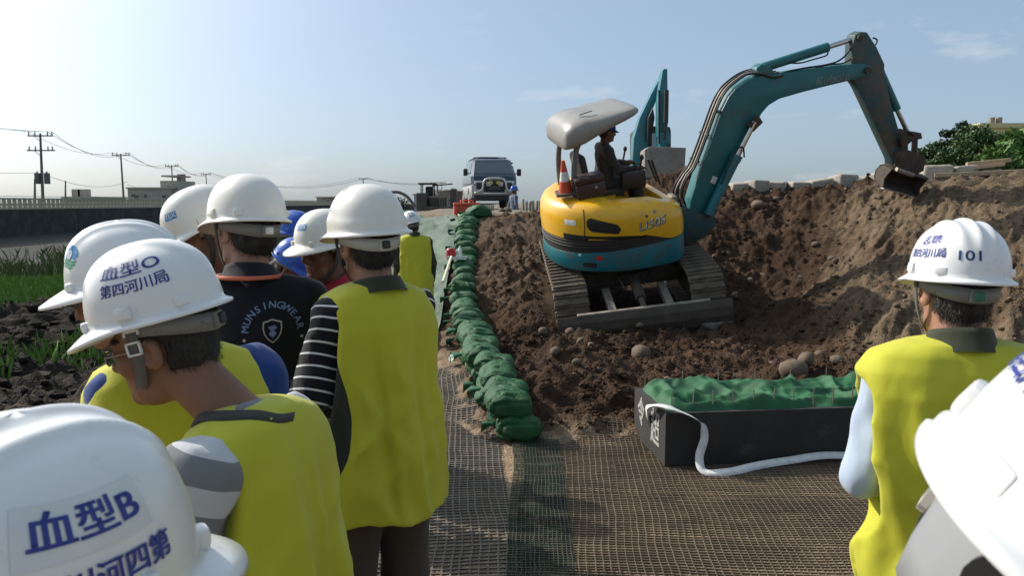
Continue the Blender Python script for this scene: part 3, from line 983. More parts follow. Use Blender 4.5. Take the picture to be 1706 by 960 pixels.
MB().tube(curve_pts([(.0, -.5, .5), (-.16, -.7, .55), (-.12, -.88, .44)], 6), .014, 6).tube(curve_pts([(.05, -.5, .5), (.22, -.66, .56), (.1, -.8, .45)], 6), .014, 6).build('blade_hose', hose_m, ex)

# upper structure: its forward runs to the right of the picture
UA = R(9)
UM = Matrix.Rotation(UA, 4, 'Z')
def up(p): return UM @ Vector(p)
def house_outline(n=56, rear=.97, front=.60, half=.93):
    out = []
    for i in range(n):
        a = 2 * math.pi * i / n
        c, s_ = math.cos(a), math.sin(a)
        if c < 0:
            k = (abs(c) ** 2.15 + abs(s_) ** 2.15) ** (-1 / 2.15)
            out.append((rear * c * k, half * s_ * k))
        else:
            k = (abs(c) ** 4 + abs(s_) ** 4) ** (-1 / 4)
            out.append((front * c * k, half * s_ * k))
    return out
def lofted(profile, n=56, **k):
    """profile: (z, inset, dz slope along x)"""
    mb = MB()
    rings = []
    for z, ins, sl in profile:
        rings.append([up((x * (1 - ins), y * (1 - ins), z + sl * x)) for x, y in house_outline(n, **k)])
    mb.loft(rings)
    return mb
lower = lofted([(.66, .10, 0), (.68, .03, 0), (.74, .0, .0), (.90, 0.0, .06), (.955, .006, .07), (.96, .02, .07)])
lw = lower.build('counterweight', teal, ex, angle=35)
band = lofted([(.955, .012, .07), (1.03, .016, .05), (1.09, .02, -.02), (1.09, .05, -.02)])
bd = band.build('grille_band', blk, ex, angle=35)
for z in (1.0, 1.035, 1.07):
    mb = MB()
    pts = [(x * 1.0, y * 1.0) for x, y in house_outline(80)]
    pts = [p for p in pts if p[0] < -.25 and p[1] < .6]
    mb.tube([up((x * .99, y * .99, z + .03 * x)) for x, y in pts], .008, 5)
    mb.build('grille_slat', mat('dark grey plastic', (.05, .045, .04), .5), bd)
# yellow bonnet: rear and right side, shaped with a high shoulder
def bonnet_profile():
    mb = MB()
    rings = []
    N = 72
    ol = house_outline(N)
    for t, ins, zt in ((0, .004, 0), (.25, .0, 0), (.5, .004, 0), (.72, .022, 0), (.87, .06, 0), (.96, .12, 0), (1.0, .21, 0), (1.0, .30, .006), (1.0, .33, -.10), (1.0, .9, -.10)):
        ring = []
        for x, y in ol:
            zb = 1.085 + .02 * x if x < .02 else 1.085 - .10 * min(1, (x + 0) / .3) + .02 * x
            ztop = 1.46 - .06 * max(0, (x + .1)) - .25 * max(0, x - .22)
            if x < -.45: ztop += .03
            z = zb + (ztop - zb) * t + zt
            ring.append(up((x * (1 - ins), y * (1 - ins), z)))
        rings.append(ring)
    mb.loft(rings)
    return mb
bn = bonnet_profile().build('bonnet', yellow, ex, smooth=True, angle=50)
bon_bvh = bvh_of(bn.data)
yb = up((0, -1, 0)); xb = up((1, 0, 0))
# seams, vent, lettering, stickers dropped on the bonnet's near side
def on_bonnet(V, F, ox, oz, name, material, parent=bn, tilt=0.0, off=.003, src=None):
    c, s_ = math.cos(tilt), math.sin(tilt)
    W = [Vector((p.x * c - p.y * s_, p.x * s_ + p.y * c, 0)) for p in V]
    P, Q = flat_on(W, F, src or bon_bvh, up((ox, -0.9, oz)) , xb, Vector((0, 0, 1)), off, 1.0)
    return MB().add(P, Q).build(name, material, parent)
def gridrect(x0, x1, y0, y1, n=14, m_=4, rnd=0.0, shape=None):
    V, F = [], []
    for i in range(n + 1):
        for j in range(m_ + 1):
            u, v = i / n, j / m_
            x = x0 + (x1 - x0) * u; lo, hi = (y0, y1) if shape is None else shape(u)
            V.append(Vector((x, lo + (hi - lo) * v, 0)))
    for i in range(n):
        for j in range(m_):
            F.append((i * (m_ + 1) + j, (i + 1) * (m_ + 1) + j, (i + 1) * (m_ + 1) + j + 1, i * (m_ + 1) + j + 1))
    return V, F
rb = lambda u, h: h * (1 - max(0, abs(u - .5) * 2 - .72) ** 2 / .28 ** 2 * .8)
V, F = gridrect(-.19, .16, 0, 0, 20, 5, shape=lambda u: (-rb(u, .068) - .05 * (u - .5) , rb(u, .068) - .11 * (u - .5)))
on_bonnet(V, F, -.44, 1.225, 'side_vent', blk, off=.004)
V, F = gridrect(-.45, .42, 0, 0, 26, 4, shape=lambda u: (-.08, .035 - .04 * u) if u < .75 else (-.08 + .10 * ((u - .75) / .25) ** 2 * .6, .005 - .03 * ((u - .75) / .25)))
_cv = [v.co.copy() for v in bn.data.vertices]; _cf = [list(p.vertices) for p in bn.data.polygons]
for _o in (bd, lw):
    _n = len(_cv); _cv += [v.co.copy() for v in _o.data.vertices]; _cf += [[i + _n for i in p.vertices] for p in _o.data.polygons]
on_bonnet(V, F, -.40, 1.10, 'black_flash', blk, off=.008, src=BVHTree.FromPolygons(_cv, _cf))
V, F = text_shape('U50S', 0.135, .02, 0.005)
V = [Vector((p.x * 1.15 + p.y * .28, p.y, 0)) for p in V]
on_bonnet(V, F, .085, 1.20, 'lettering', blk, tilt=R(9), off=.003)
V, F = text_shape('U50S', 0.135, .02, 0.001)
V = [Vector((p.x * 1.15 + p.y * .28, p.y, 0)) for p in V]
on_bonnet(V, F, .08, 1.205, 'lettering', white_m, tilt=R(9), off=.006)
for (ox, oz, rr) in ((.02, 1.30, .015), (.12, 1.335, .02)):
    V = [Vector((0, 0, 0))] + [Vector((rr * math.cos(a), rr * math.sin(a), 0)) for a in np.linspace(0, 2 * math.pi, 13)[:-1]]
    on_bonnet(V, [(0, 1 + k, 1 + (k + 1) % 12) for k in range(12)], ox, oz, 'latch', blk if rr < .02 else steel, off=.005)
V, F = gridrect(-.05, .05, -.03, .03)
on_bonnet(V, F, -.78, 1.27, 'warning_sticker', white_m, off=.005)
low_bvh = bvh_of(lw.data)
V, F = gridrect(-.03, .03, -.028, .028)
on_bonnet(V, F, -.53, .86, 'red_sticker', red_m, lw, src=low_bvh, off=.004)
V, F = gridrect(-.012, .012, -.025, .025)
on_bonnet(V, F, -.72, .90, 'pale_sticker', white_m, lw, src=low_bvh, off=.004)
V, F = gridrect(-.07, .07, 0, 0, 16, 4, shape=lambda u: (-rb(u, .03), rb(u, .03)))
on_bonnet(V, F, -.63, .77, 'tie_down_slot', blk, lw, src=low_bvh, off=.004)
# door seam
P_ = []
for t in np.linspace(0, 1, 14):
    h = bon_bvh.ray_cast(up((-.66 + .02 * t, -1.9, 1.09 + .33 * t)), up((0, 1, 0)))
    if h[0] is not None: P_.append(h[0] + up((0, -.001, 0)))
MB().tube(P_, .006, 5).build('panel_seam', blk, bn)
# operator's floor, seat, levers
MB().box(up((.12, .30, 1.375)), (.5, .5, .03), rot=UM.to_3x3()).build('floor_plate', blk, ex)
seat = MB()
seat.box(up((-.18, .1, 1.40)), (.46, .46, .13), rot=UM.to_3x3(), bev=.04)
seat.box(up((-.42, .1, 1.66)), (.10, .44, .50), rot=(UM @ Matrix.Rotation(R(-8), 4, 'Y')).to_3x3(), bev=.045)
seat.build('seat', blk, ex, smooth=True, angle=40)
for y in (-.18, .42):
    lv = MB()
    lv.box(up((.14, y, 1.55)), (.30, .10, .20), rot=UM.to_3x3(), bev=.02)
    lv.tube([up((.22, y, 1.62)), up((.26, y, 1.78))], .012, 6).ball(up((.265, y, 1.80)), (.025, .025, .035), 8, 6)
    lv.build('control_lever', blk, ex, smooth=True, angle=40)
MB().tube([up((.50, -.12, 1.42)), up((.40, -.13, 1.74))], .014, 6).tube([up((.54, .1, 1.40)), up((.44, .1, 1.70))], .014, 6).build('travel_lever', blk, ex)
MB().box(up((.60, -.22, 1.22)), (.08, .20, .16), rot=UM.to_3x3(), bev=.015).build('front_step', steel, ex)
# canopy on two posts
for y in (-.32, .38):
    MB().tube(curve_pts([up((-.62, y, 1.44)), up((-.62, y, 1.75)), up((-.58, y, 2.0)), up((-.48, y, 2.2))], 4), .034, 10).build('canopy_post', mat('grey post', (.16, .155, .145), .5), ex, smooth=True)
can = MB()
rings = []
for x, zc, hh, hw in ((-.72, 2.15, .03, .36), (-.715, 2.155, .12, .44), (-.69, 2.17, .175, .49), (-.60, 2.20, .205, .52), (-.48, 2.235, .20, .54), (-.36, 2.265, .16, .545), (-.18, 2.32, .125, .545), (0, 2.365, .10, .54), (.10, 2.39, .08, .52), (.15, 2.40, .055, .49), (.18, 2.40, .02, .43)):
    ring = []
    for k in range(32):
        a = 2 * math.pi * k / 32
        sg = lambda v, e: math.copysign(abs(v) ** e, v)
        ring.append(up((x, hw * sg(math.cos(a), .45) + .03, zc + hh * sg(math.sin(a), .62) * (.9 if math.sin(a) > 0 else .72))))
    rings.append(ring)
can.loft(rings)
cno = can.build('canopy', canopy_m, ex, smooth=True, angle=60)
MB().box(up((-.42, -.30, 2.44)), (.16, .03, .015), rot=(UM @ Matrix.Rotation(R(-10), 4, 'Y')).to_3x3(), bev=.004).build('canopy_rib', canopy_m, cno)

# boom, arm and bucket in the machine's right-hand plane; side profile read in the picture plane
BP = Vector((.79, -.10, 0))                 # boom plane passes here
sinr = math.sin(R(4.9)); cosr = math.cos(R(4.9))
EXI = EXM.inverted()
PX = 9.98 / FPX                             # metres per photo pixel at the boom
foot = (1153, 366)                          # boom foot in the picture
foot_uz = 1.02
def bp(px, py, y=0.0):
    """point of the boom plane shown at (px, py)"""
    o_ = EXI @ Vector((0, 0, CAM_Z)); q_ = EXI @ at(px, py, 10.0)
    o_, q_ = UM.inverted() @ o_, UM.inverted() @ q_
    t_ = (BP.y - o_.y) / (q_.y - o_.y)
    p_ = o_ + (q_ - o_) * t_
    return up((p_.x, BP.y + y, p_.z))
def plate(name, pxs, w0, w1, material, parent=ex, bev=.012):
    mb = MB()
    bm = bmesh.new()
    a = [bm.verts.new(bp(x, y, w0)) for x, y in pxs]
    b_ = [bm.verts.new(bp(x, y, w1)) for x, y in pxs]
    bm.faces.new(a); bm.faces.new(b_[::-1])
    n = len(pxs)
    for i in range(n):
        j = (i + 1) % n
        bm.faces.new((a[j], a[i], b_[i], b_[j]))
    bmesh.ops.recalc_face_normals(bm, faces=bm.faces[:])
    if bev: bmesh.ops.bevel(bm, geom=bm.edges[:], offset=bev, segments=2, profile=.5, affect='EDGES', clamp_overlap=True)
    bm.verts.index_update()
    mb.add([v.co.copy() for v in bm.verts], [[v.index for v in f.verts] for f in bm.faces])
    bm.free()
    return mb.build(name, material, parent, angle=35)
boom = plate('boom', [(1140, 372), (1146, 330), (1158, 292), (1178, 236), (1196, 184), (1208, 160), (1220, 146), (1240, 132), (1262, 124), (1290, 122), (1340, 114), (1400, 107), (1432, 104), (1446, 112), (1444, 124), (1420, 130), (1370, 142), (1330, 152), (1292, 163), (1274, 174), (1262, 188), (1250, 214), (1228, 258), (1206, 306), (1188, 340), (1176, 368), (1160, 380)], -.10, .10, boomteal)
plate('boom_bracket', [(1252, 128), (1256, 112), (1264, 106), (1274, 106), (1290, 124)], -.075, .075, boomteal, boom, .006)
V, F = text_shape('Kubota', 0.155, 0, 0.0006)
K0 = bp(1380, 130, -.103); Kx = (bp(1400, 126, -.103) - bp(1360, 134, -.103)).normalized(); Ky = (bp(1383, 115, -.103) - bp(1379, 135, -.103)).normalized()
MB().add([K0 + Kx * p.x + Ky * p.y for p in V], F).build('lettering', mat('pale decal', (.45, .52, .52), .6), boom)
MB().add([bp(1182, 290, -.1035), bp(1190, 293, -.1035), bp(1185, 304, -.1035), bp(1177, 301, -.1035)], [(0, 1, 2, 3)]).build('sticker', white_m, boom)
def cyl(name, a, b_, r, material, y=0.0, y2=None, parent=ex, n=14):
    return MB().tube([bp(*a, y), bp(*b_, y if y2 is None else y2)], r, n).build(name, material, parent, smooth=True, angle=40)
c1 = cyl('boom_cylinder', (1170, 352), (1217, 256), .062, teal, -.0)
c1.location = up((0, -.17, 0)) - up((0, 0, 0))
cyl('cylinder_rod', (1217, 256), (1246, 200), .034, chrome, 0, parent=c1)
cyl('cylinder_collar', (1213, 264), (1218, 254), .070, teal, 0, parent=c1)
c2 = cyl('arm_cylinder', (1272, 112), (1379, 78), .058, boomteal)
cyl('cylinder_rod', (1379, 78), (1420, 65), .032, chrome, parent=c2)
plate('boom_fork', [(1236, 206), (1252, 190), (1258, 200), (1242, 216)], -.20, .2, mudsteel, boom, .004)
arm = plate('dipper_arm', [(1414, 74), (1418, 58), (1428, 52), (1438, 53), (1454, 78), (1467, 106), (1466, 122), (1478, 172), (1494, 226), (1504, 258), (1500, 272), (1482, 274), (1478, 262), (1452, 206), (1424, 146), (1412, 128)], -.085, .085, mat('teal arm, worn', (0.012, .085, .092), .6, (.03, .055, .055), nscale=5, dirt=(.085, .07, .055), dirt_scale=4, dirt_lo=.45, dirt_hi=.62))
cyl('pivot_pin', (1436, 116), (1437, 116), .05, mudsteel, parent=arm)
MB().tube([bp(1437, 116, -.13), bp(1437, 116, .13)], .042, 14).tube([bp(1424, 62, -.115), bp(1424, 62, .115)], .034, 12).tube([bp(1490, 262, -.13), bp(1490, 262, .13)], .035, 12).build('pivot_pin', mudsteel, arm)
c3 = cyl('bucket_cylinder', (1463, 112), (1494, 182), .052, boomteal)
cyl('cylinder_rod', (1494, 182), (1512, 220), .03, chrome, parent=c3)
for w in (-.125, .11):
    plate('bucket_link', [(1488, 238), (1494, 222), (1508, 216), (1524, 219), (1526, 228), (1510, 232), (1500, 240), (1494, 246)], w, w + .018, mudsteel, ex, .003)
    plate('bucket_link', [(1512, 224), (1521, 222), (1520, 262), (1510, 262)], w * .8, w * .8 + .018, mudsteel, ex, .003)
MB().tube(curve_pts([bp(1490, 240, -.14), bp(1486, 226, -.15), bp(1497, 216, -.14), bp(1512, 222, -.13)], 6), .018, 7).build('bucket_hose', hose_m, ex, smooth=True)
head = plate('bucket_bracket', [(1482, 252), (1500, 246), (1524, 254), (1533, 262), (1530, 282), (1512, 292), (1492, 290), (1482, 276)], -.11, .11, mudsteel, ex, .01)
MB().tube([bp(1480, 278, -.16), bp(1508, 288, -.16)], .03, 10).build('tilt_cylinder', steel, head)
# bucket: curved shell, opening down and away, its width across the boom plane turned by the tilt joint
BKM = Matrix.Rotation(R(64), 4, 'Z') @ Matrix.Rotation(R(12), 4, 'X')
bc = bp(1503, 293, 0)
prof = [(-.13, .055), (.02, .085), (.11, .06), (.16, -.02), (.14, -.11), (.04, -.18), (-.10, -.215), (-.10, -.20), (.03, -.165), (.12, -.10), (.14, -.02), (.10, .045), (.02, .067), (-.13, .038)]
bk = MB()
W_ = .29
ct, st = math.cos(R(22)), math.sin(R(22))
BKR = UM.to_3x3() @ Matrix(((0, -ct, st), (1, 0, 0), (0, st, ct)))
bk.loft([[bc + BKR @ Vector((y_, w, z)) for y_, z in prof] for w in (-W_, W_)])
bko = bk.build('bucket', mudsteel, ex, smooth=True, angle=40)
for w in (-W_, W_ - .02):
    side = [(-.135, .06), (.02, .09), (.115, .063), (.165, -.02), (.145, -.115), (.04, -.185), (-.105, -.22), (-.06, -.09)]
    sb = MB()
    sb.loft([[bc + BKR @ Vector((y_, ww, z)) for y_, z in side] for ww in (w, w + .02)])
    sb.build('bucket_side', mudsteel, bko)
MB().box(bc + BKR @ Vector((-.12, 0, -.212)), (.06, W_ * 2 + .04, .015), rot=BKR).build('cutting_edge', steel, bko)
# hoses and steel pipes on top of the boom
for k, (w, col) in enumerate(((-.085, hose_m), (-.06, steel), (-.03, hose_m), (.0, hose_m), (.035, steel), (.07, hose_m))):
    off = -3 - (k % 2)
    pts = [(1140 - k * 2, 340 + k * 3), (1134 - k, 318), (1142, 296 + off), (1156, 276 + off), (1176, 224 + off), (1192, 180 + off), (1204, 156 + off), (1218, 141 + off), (1240, 126 + off), (1262, 121 - k), (1284, 127 - k), (1300, 124 - k)]
    MB().tube(curve_pts([bp(x + off * 1.2, y, w - .03) for x, y in pts], 6), .0125, 6).build('hydraulic_hose', col, boom, smooth=True)
for (pts, r_) in (([(1284, 126), (1310, 118), (1340, 112), (1368, 108), (1390, 102), (1404, 92), (1416, 76)], .012), ([(1288, 128), (1330, 121), (1372, 108), (1402, 104), (1420, 92), (1436, 82), (1452, 76), (1457, 66), (1450, 62)], .010), ([(1310, 104), (1330, 104), (1352, 98), (1372, 92), (1376, 86)], .010)):
    MB().tube(curve_pts([bp(x, y, -.05) for x, y in pts], 6), r_, 6).build('hydraulic_hose', hose_m, boom, smooth=True)
MB().tube(curve_pts([bp(1186, 300, -.25), bp(1200, 268, -.25), bp(1211, 244, -.25), bp(1222, 240, -.25), bp(1224, 256, -.25)], 6), .010, 6).build('cylinder_hose', hose_m, boom, smooth=True)
for (x, y) in ((1160, 268), (1196, 186), (1176, 224)):
    MB().tube([bp(x - 4, y - 2, -.14), bp(x - 4, y - 2, .1)], .016, 8).build('hose_clamp', blk, boom)
# swing bracket at the boom foot
sw = plate('swing_bracket', [(1118, 350), (1134, 340), (1162, 352), (1182, 350), (1184, 372), (1164, 392), (1140, 402), (1120, 398)], -.16, .16, mat('dark teal casting', (.012, .06, .068), .6, dirt=(.06, .05, .04), dirt_scale=5), ex, .02)
MB().tube([up((.56, -.10, .72)), up((.56, -.10, 1.2))], .10, 16).build('swing_post', MATS['dark teal casting'], ex)

# traffic cone and tool box riding on the bonnet
cone_m = mat('cone orange', (0.62, 0.085, 0.03), .5, (0.5, .06, .02))
co = thing('traffic_cone', 'small orange and white traffic cone on the excavator bonnet', 'cone')
co.matrix_world = EXM @ Matrix.Translation(up((-.73, -.30, 1.535)))
MB().box((0, 0, .015), (.24, .24, .03), bev=.008).build('cone_base', mat('cone base', (.10, .075, .06), .7), co)
for (z0, z1, mm) in ((.03, .16, cone_m), (.16, .27, white_m), (.27, .40, cone_m)):
    rr = lambda z: .088 - .17 * z
    MB().tube([(0, 0, z0), (0, 0, z1)], [rr(z0), rr(z1)], 20).build('cone_band', mm, co, smooth=True, angle=40)
tb = thing('tool_box', 'dark brown tool box beside the seat on the excavator bonnet', 'tool box')
tb.matrix_world = EXM @ Matrix.Translation(up((-.46, -.40, 1.50))) @ Matrix.Rotation(UA + R(-6), 4, 'Z') @ Matrix.Rotation(R(-6), 4, 'Y')
brown_m = mat('brown tool box', (.060, .028, .024), .45, (.04, .02, .018))
MB().box((0, 0, .085), (.34, .24, .17), bev=.015).build('box_body', brown_m, tb, angle=35)
MB().box((0, 0, .21), (.35, .25, .075), bev=.02).build('box_lid', brown_m, tb, angle=35)
MB().tube([(.06, -.125, .12), (.06, -.135, .12)], .018, 10).build('box_latch', steel, tb)

# ================================================================== SECOND EXCAVATOR BEHIND THE HEAP
e2 = thing('excavator', 'teal excavator standing behind the earth heap with its grey bucket raised', 'excavator', (0, 0, 0))
Y2 = 17.5
def q2(px, py, y=0.0): return at(px, py, Y2 + y)
def plate2(name, pxs, d0, d1, material, parent=e2, bev=.015):
    a = [q2(x, y, d0) for x, y in pxs]; b_ = [q2(x, y, d1) for x, y in pxs]
    bm = bmesh.new()
    A = [bm.verts.new(p) for p in a]; B = [bm.verts.new(Vector((p.x, q.y, p.z))) for p, q in zip(a, b_)]
    bm.faces.new(A); bm.faces.new(B[::-1])
    for i in range(len(A)):
        j = (i + 1) % len(A)
        bm.faces.new((A[j], A[i], B[i], B[j]))
    bmesh.ops.recalc_face_normals(bm, faces=bm.faces[:])
    if bev: bmesh.ops.bevel(bm, geom=bm.edges[:], offset=bev, segments=2, profile=.5, affect='EDGES', clamp_overlap=True)
    bm.verts.index_update()
    mb = MB().add([v.co.copy() for v in bm.verts], [[v.index for v in f.verts] for f in bm.faces])
    bm.free()
    return mb.build(name, material, parent, angle=35)
bm2 = plate2('boom', [(1052, 300), (1056, 230), (1066, 196), (1084, 158), (1102, 124), (1106, 114), (1112, 114), (1112, 128), (1100, 150), (1086, 186), (1080, 212), (1078, 300)], 0.35, .75, teal)
plate2('boom_inner_plate', [(1080, 196), (1088, 178), (1091, 196), (1086, 226), (1078, 236)], .2, .36, blk)
plate2('dipper_arm', [(1096, 170), (1100, 140), (1104, 116), (1112, 114), (1113, 200), (1112, 224), (1104, 230), (1096, 228)], -.15, .15, teal)
MB().tube([q2(1110, 150, -.25), q2(1109, 205, -.25)], .055, 12).tube([q2(1109, 205, -.25), q2(1107, 232, -.25)], .03, 10).build('bucket_cylinder', blk, e2, smooth=True, angle=40)
MB().tube([q2(1098, 150, -.2), q2(1098, 240, -.2)], .02, 8).build('hydraulic_hose', hose_m, e2)
plate2('bucket_link', [(1098, 222), (1114, 218), (1117, 236), (1110, 246), (1100, 246)], -.2, .2, teal)
b2 = plate2('bucket', [(1074, 250), (1082, 244), (1143, 246), (1140, 296), (1096, 296), (1074, 294)], -.35, .25, mat('pale grey bucket', (.23, .215, .19), .75, (.17, .155, .13), bump=.2))
plate2('bucket_lip', [(1084, 248), (1141, 250), (1138, 292), (1090, 292)], -.37, -.352, MATS['pale grey bucket'], b2, 0)
cb = plate2('cab_frame', [(1062, 300), (1062, 216), (1068, 209), (1116, 211), (1118, 218), (1118, 300)], 1.2, 2.4, blk)
MB().add([q2(1086, 222, 1.19), q2(1112, 222, 1.19), q2(1112, 244, 1.19), q2(1086, 244, 1.19)], [(0, 1, 2, 3)]).build('cab_window', mat('sky lit glass', (.25, .3, .34), .08, metal=.3), cb)
h2 = MB()
c_ = q2(1092, 330, 1.6)
h2.box((c_.x, c_.y, 1.95), (2.0, 2.2, .55), bev=.1)
h2.build('house', teal, e2, angle=35)
for sx in (-.75, .75):
    MB().box((c_.x + sx, c_.y - .2, 1.60), (.4, 2.3, .5), bev=.12).build('track', track_m, e2, angle=35)
# ================================================================== ON THE EMBANKMENT
# orange tool box with white bundle
orange_m = mat('orange plastic', (.62, .085, .035), .5, (.5, .06, .025))
p = at(778, 371, 15.4)
ob = thing('orange_tool_box', 'bright orange plastic tool box at the top of the sandbag ramp', 'tool box', (p.x, p.y, hz(p.x, p.y) + .01), (0, 0, R(6)))
MB().box((0, 0, .125), (.50, .30, .21), bev=.02).build('box_body', orange_m, ob, angle=35)
MB().box((0, 0, .262), (.51, .31, .06), bev=.02).build('box_lid', orange_m, ob, angle=35)
MB().box((0, 0, .012), (.46, .27, .02)).build('box_foot', mat('dark foot', (.03, .02, .015), .7), ob)
for dx in (-.18, -.12):
    MB().box((dx, -.155, .16), (.025, .016, .22), bev=.004).build('box_rib', orange_m, ob)
MB().tube(curve_pts([(-.12, 0, .29), (-.10, 0, .33), (.10, 0, .33), (.12, 0, .29)], 5), .012, 6).build('box_handle', orange_m, ob)

# things on the bags: red can, water bottle, tray, wooden stake
gp = at(762, 433, 11.6)
tray = thing('plastic_tray', 'flat clear white tray lying on the sandbags', 'tray', (gp.x + .0, gp.y, gp.z))
tm = mat('milky plastic', (.55, .6, .58), .35)
t_ = MB().box((0, 0, .012), (.26, .2, .012))
for (cx, cy, sx, sy) in ((0, -.1, .26, .012), (0, .1, .26, .012), (-.13, 0, .012, .2), (.13, 0, .012, .2)):
    t_.box((cx, cy, .03), (sx, sy, .04))
t_.build('tray_body', tm, tray)
rc = thing('red_can', 'small red can on the sandbags beside the bottle', 'can', (gp.x - .10, gp.y + .12, gp.z + .0))
MB().tube([(0, 0, 0), (0, 0, .01), (0, 0, .14), (0, 0, .155)], [.06, .067, .067, .055], 18).build('can_body', mat('red metal', (.42, .02, .025), .4), rc, smooth=True, angle=35)
MB().tube([(0, 0, .155), (0, 0, .165)], .05, 16).build('can_lid', steel, rc)
wb = thing('water_bottle', 'clear plastic water bottle standing beside the red can', 'bottle', (gp.x + .03, gp.y + .12, gp.z + .0))
MB().tube([(0, 0, 0), (0, 0, .02), (0, 0, .12), (0, 0, .15), (0, 0, .175)], [.028, .033, .033, .024, .013], 14).build('bottle_body', mat('pale bottle', (.7, .74, .76), .12, spec=.8), wb, smooth=True, angle=50)
MB().tube([(0, 0, .175), (0, 0, .195)], .015, 12).build('bottle_cap', mat('white cap', (.8, .8, .8), .4), wb)
a_, b_ = at(752, 428, 11.2), at(738, 470, 9.8)
stk = MB().tube([a_, a_.lerp(b_, .5), b_], .018, 8)
stk.build('wooden_stake', mat('pale stake', (.72, .68, .5), .6), label='pale wooden stake leaning on the sandbags next to the man in the ramp', cat='stake')['label'] = 'thin pale stake leaning on the sandbags below the red can'

# low posts along the road
post_m = mat('weathered concrete post', (.36, .32, .26), .9, (.22, .19, .15), nscale=12)
pr = thing('post_row', 'row of short pale posts edging the road behind the excavator', 'posts')
pme = MB().box((0, 0, .16), (.062, .062, .34), bev=.012).mesh('post'); pme.materials.append(post_m)
for k in range(12):
    p = at(872 + k * 5.6, 349, 24.0)
    o = obj('post', pme, parent=pr); o.location = (p.x, p.y, hz(p.x, p.y) - .02); o.rotation_euler = (rng.normal(0, .04), rng.normal(0, .06), rng.uniform(0, 1)); o.scale = (1, 1, rng.uniform(.9, 1.1))
pr2 = thing('post_row', 'short row of pale posts on the ground in front of the van', 'posts')
for k in range(10):
    p = at(793 + k * 3.2, 350, 23.0)
    o = obj('post', pme, parent=pr2); o.location = (p.x, p.y, hz(p.x, p.y) - .08); o.scale = (.7, .7, .75)

# van facing the camera
vb = mat('dark blue van paint', (.012, .028, .052), .22, (.010, .02, .04), coat=.5)
vs = mat('silver van paint', (.42, .42, .40), .35, (.34, .34, .32))
vgl = mat('van glass', (.05, .07, .085), .06, spec=.9)
vgl2 = mat('van side glass', (.10, .13, .15), .1, spec=.9)
tyre = mat('tyre rubber', (.018, .017, .016), .85)
p = at(810, 346, 28)
van = thing('van', 'dark blue and silver off-road van with front bull bar facing the camera', 'van', (p.x, p.y + 2.0, hz(p.x, p.y) + .0), (0, 0, R(188)))
van.scale = (.94, .94, .94)
W2 = .84
prof_low = [(-2.1, .42), (2.06, .42), (2.12, .55), (2.10, .92), (-2.12, .92)]
vbd = MB(); vbd.prism([(y, z) for y, z in prof_low], -W2, W2, M=Matrix.Rotation(R(90), 4, 'Z'), bev=.05); vbd.build('lower_body', vs, van, angle=35)
rings = []
for z, y0, y1, hw in ((.90, -2.12, 2.09, .84), (1.22, -2.12, 2.02, .84), (1.30, -2.11, 1.92, .825), (1.78, -2.02, 1.38, .73), (1.86, -1.96, 1.28, .70), (1.90, -1.85, 1.15, .62)):
    rings.append([Vector(q) for q in ((-hw, y0 + .08, z), (-hw + .08, y0, z), (hw - .08, y0, z), (hw, y0 + .08, z), (hw, y1 - .12, z), (hw - .1, y1, z), (-hw + .1, y1, z), (-hw, y1 - .12, z))])
MB().loft(rings).build('upper_body', vb, van, angle=30)
fz = lambda z: np.interp(z, [1.22, 1.30, 1.78], [2.02, 1.92, 1.38])
hwz = lambda z: np.interp(z, [1.30, 1.78], [.825, .73])
MB().add([(-.72, fz(1.33) + .012, 1.33), (.72, fz(1.33) + .012, 1.33), (.62, fz(1.76) + .012, 1.76), (-.62, fz(1.76) + .012, 1.76)], [(0, 1, 2, 3)]).build('windscreen', vgl, van)
for sx in (-1, 1):
    for y0, y1 in ((.75, 1.45), (-.45, .62), (-1.75, -.58)):
        q = [(sx * (hwz(1.34) + .008), y0, 1.34), (sx * (hwz(1.34) + .008), y1, 1.34), (sx * (hwz(1.74) + .008), min(y1, 1.25), 1.74), (sx * (hwz(1.74) + .008), y0, 1.74)]
        MB().add(q, [(0, 1, 2, 3) if sx > 0 else (3, 2, 1, 0)]).build('side_window', vgl2, van)
    MB().box((sx * .56, 2.09, .99), (.34, .07, .13), bev=.02).build('headlight', mat('headlight glass', (.6, .62, .62), .15), van)
    MB().box((sx * .56, 2.14, .66), (.36, .10, .17), bev=.03).build('bumper_end', vs, van)
    for y in (1.35, -1.3):
        wh = MB().tube([(sx * .63, y, .36), (sx * .66, y, .36), (sx * .82, y, .36), (sx * .86, y, .36)], [.31, .36, .36, .30], 24).build('tyre', tyre, van, smooth=True, angle=40)
        MB().tube([(sx * .855, y, .36), (sx * .875, y, .36)], .20, 18).build('rim', vs, wh)
        arch = MB()
        arch.tube([(sx * .83, y + .45 * math.cos(a), .38 + .45 * math.sin(a)) for a in np.linspace(0.05, math.pi - .05, 12)], .05, 6)
        arch.build('wheel_arch', vs, van)
    MB().box((sx * 1.0, 1.55, 1.38), (.16, .09, .26), bev=.03).tube([(sx * .82, 1.5, 1.34), (sx * .96, 1.54, 1.34)], .018, 6).build('wing_mirror', blk, van)
    MB().tube([(sx * .3, 2.26, .92), (sx * .16, 2.26, .925)], .08, 12).build('bar_clamp', vs, van)
    MB().tube([(sx * .14, 2.22, .98), (sx * .14, 2.28, .98)], .075, 14).build('fog_lamp', mat('amber lamp', (.55, .42, .06), .2), van)
MB().box((0, 2.115, .80), (1.3, .03, .38)).build('grille', blk, van)
MB().box((0, 2.07, .43), (1.5, .12, .22), bev=.03).build('skid_apron', blk, van)
bb = MB()
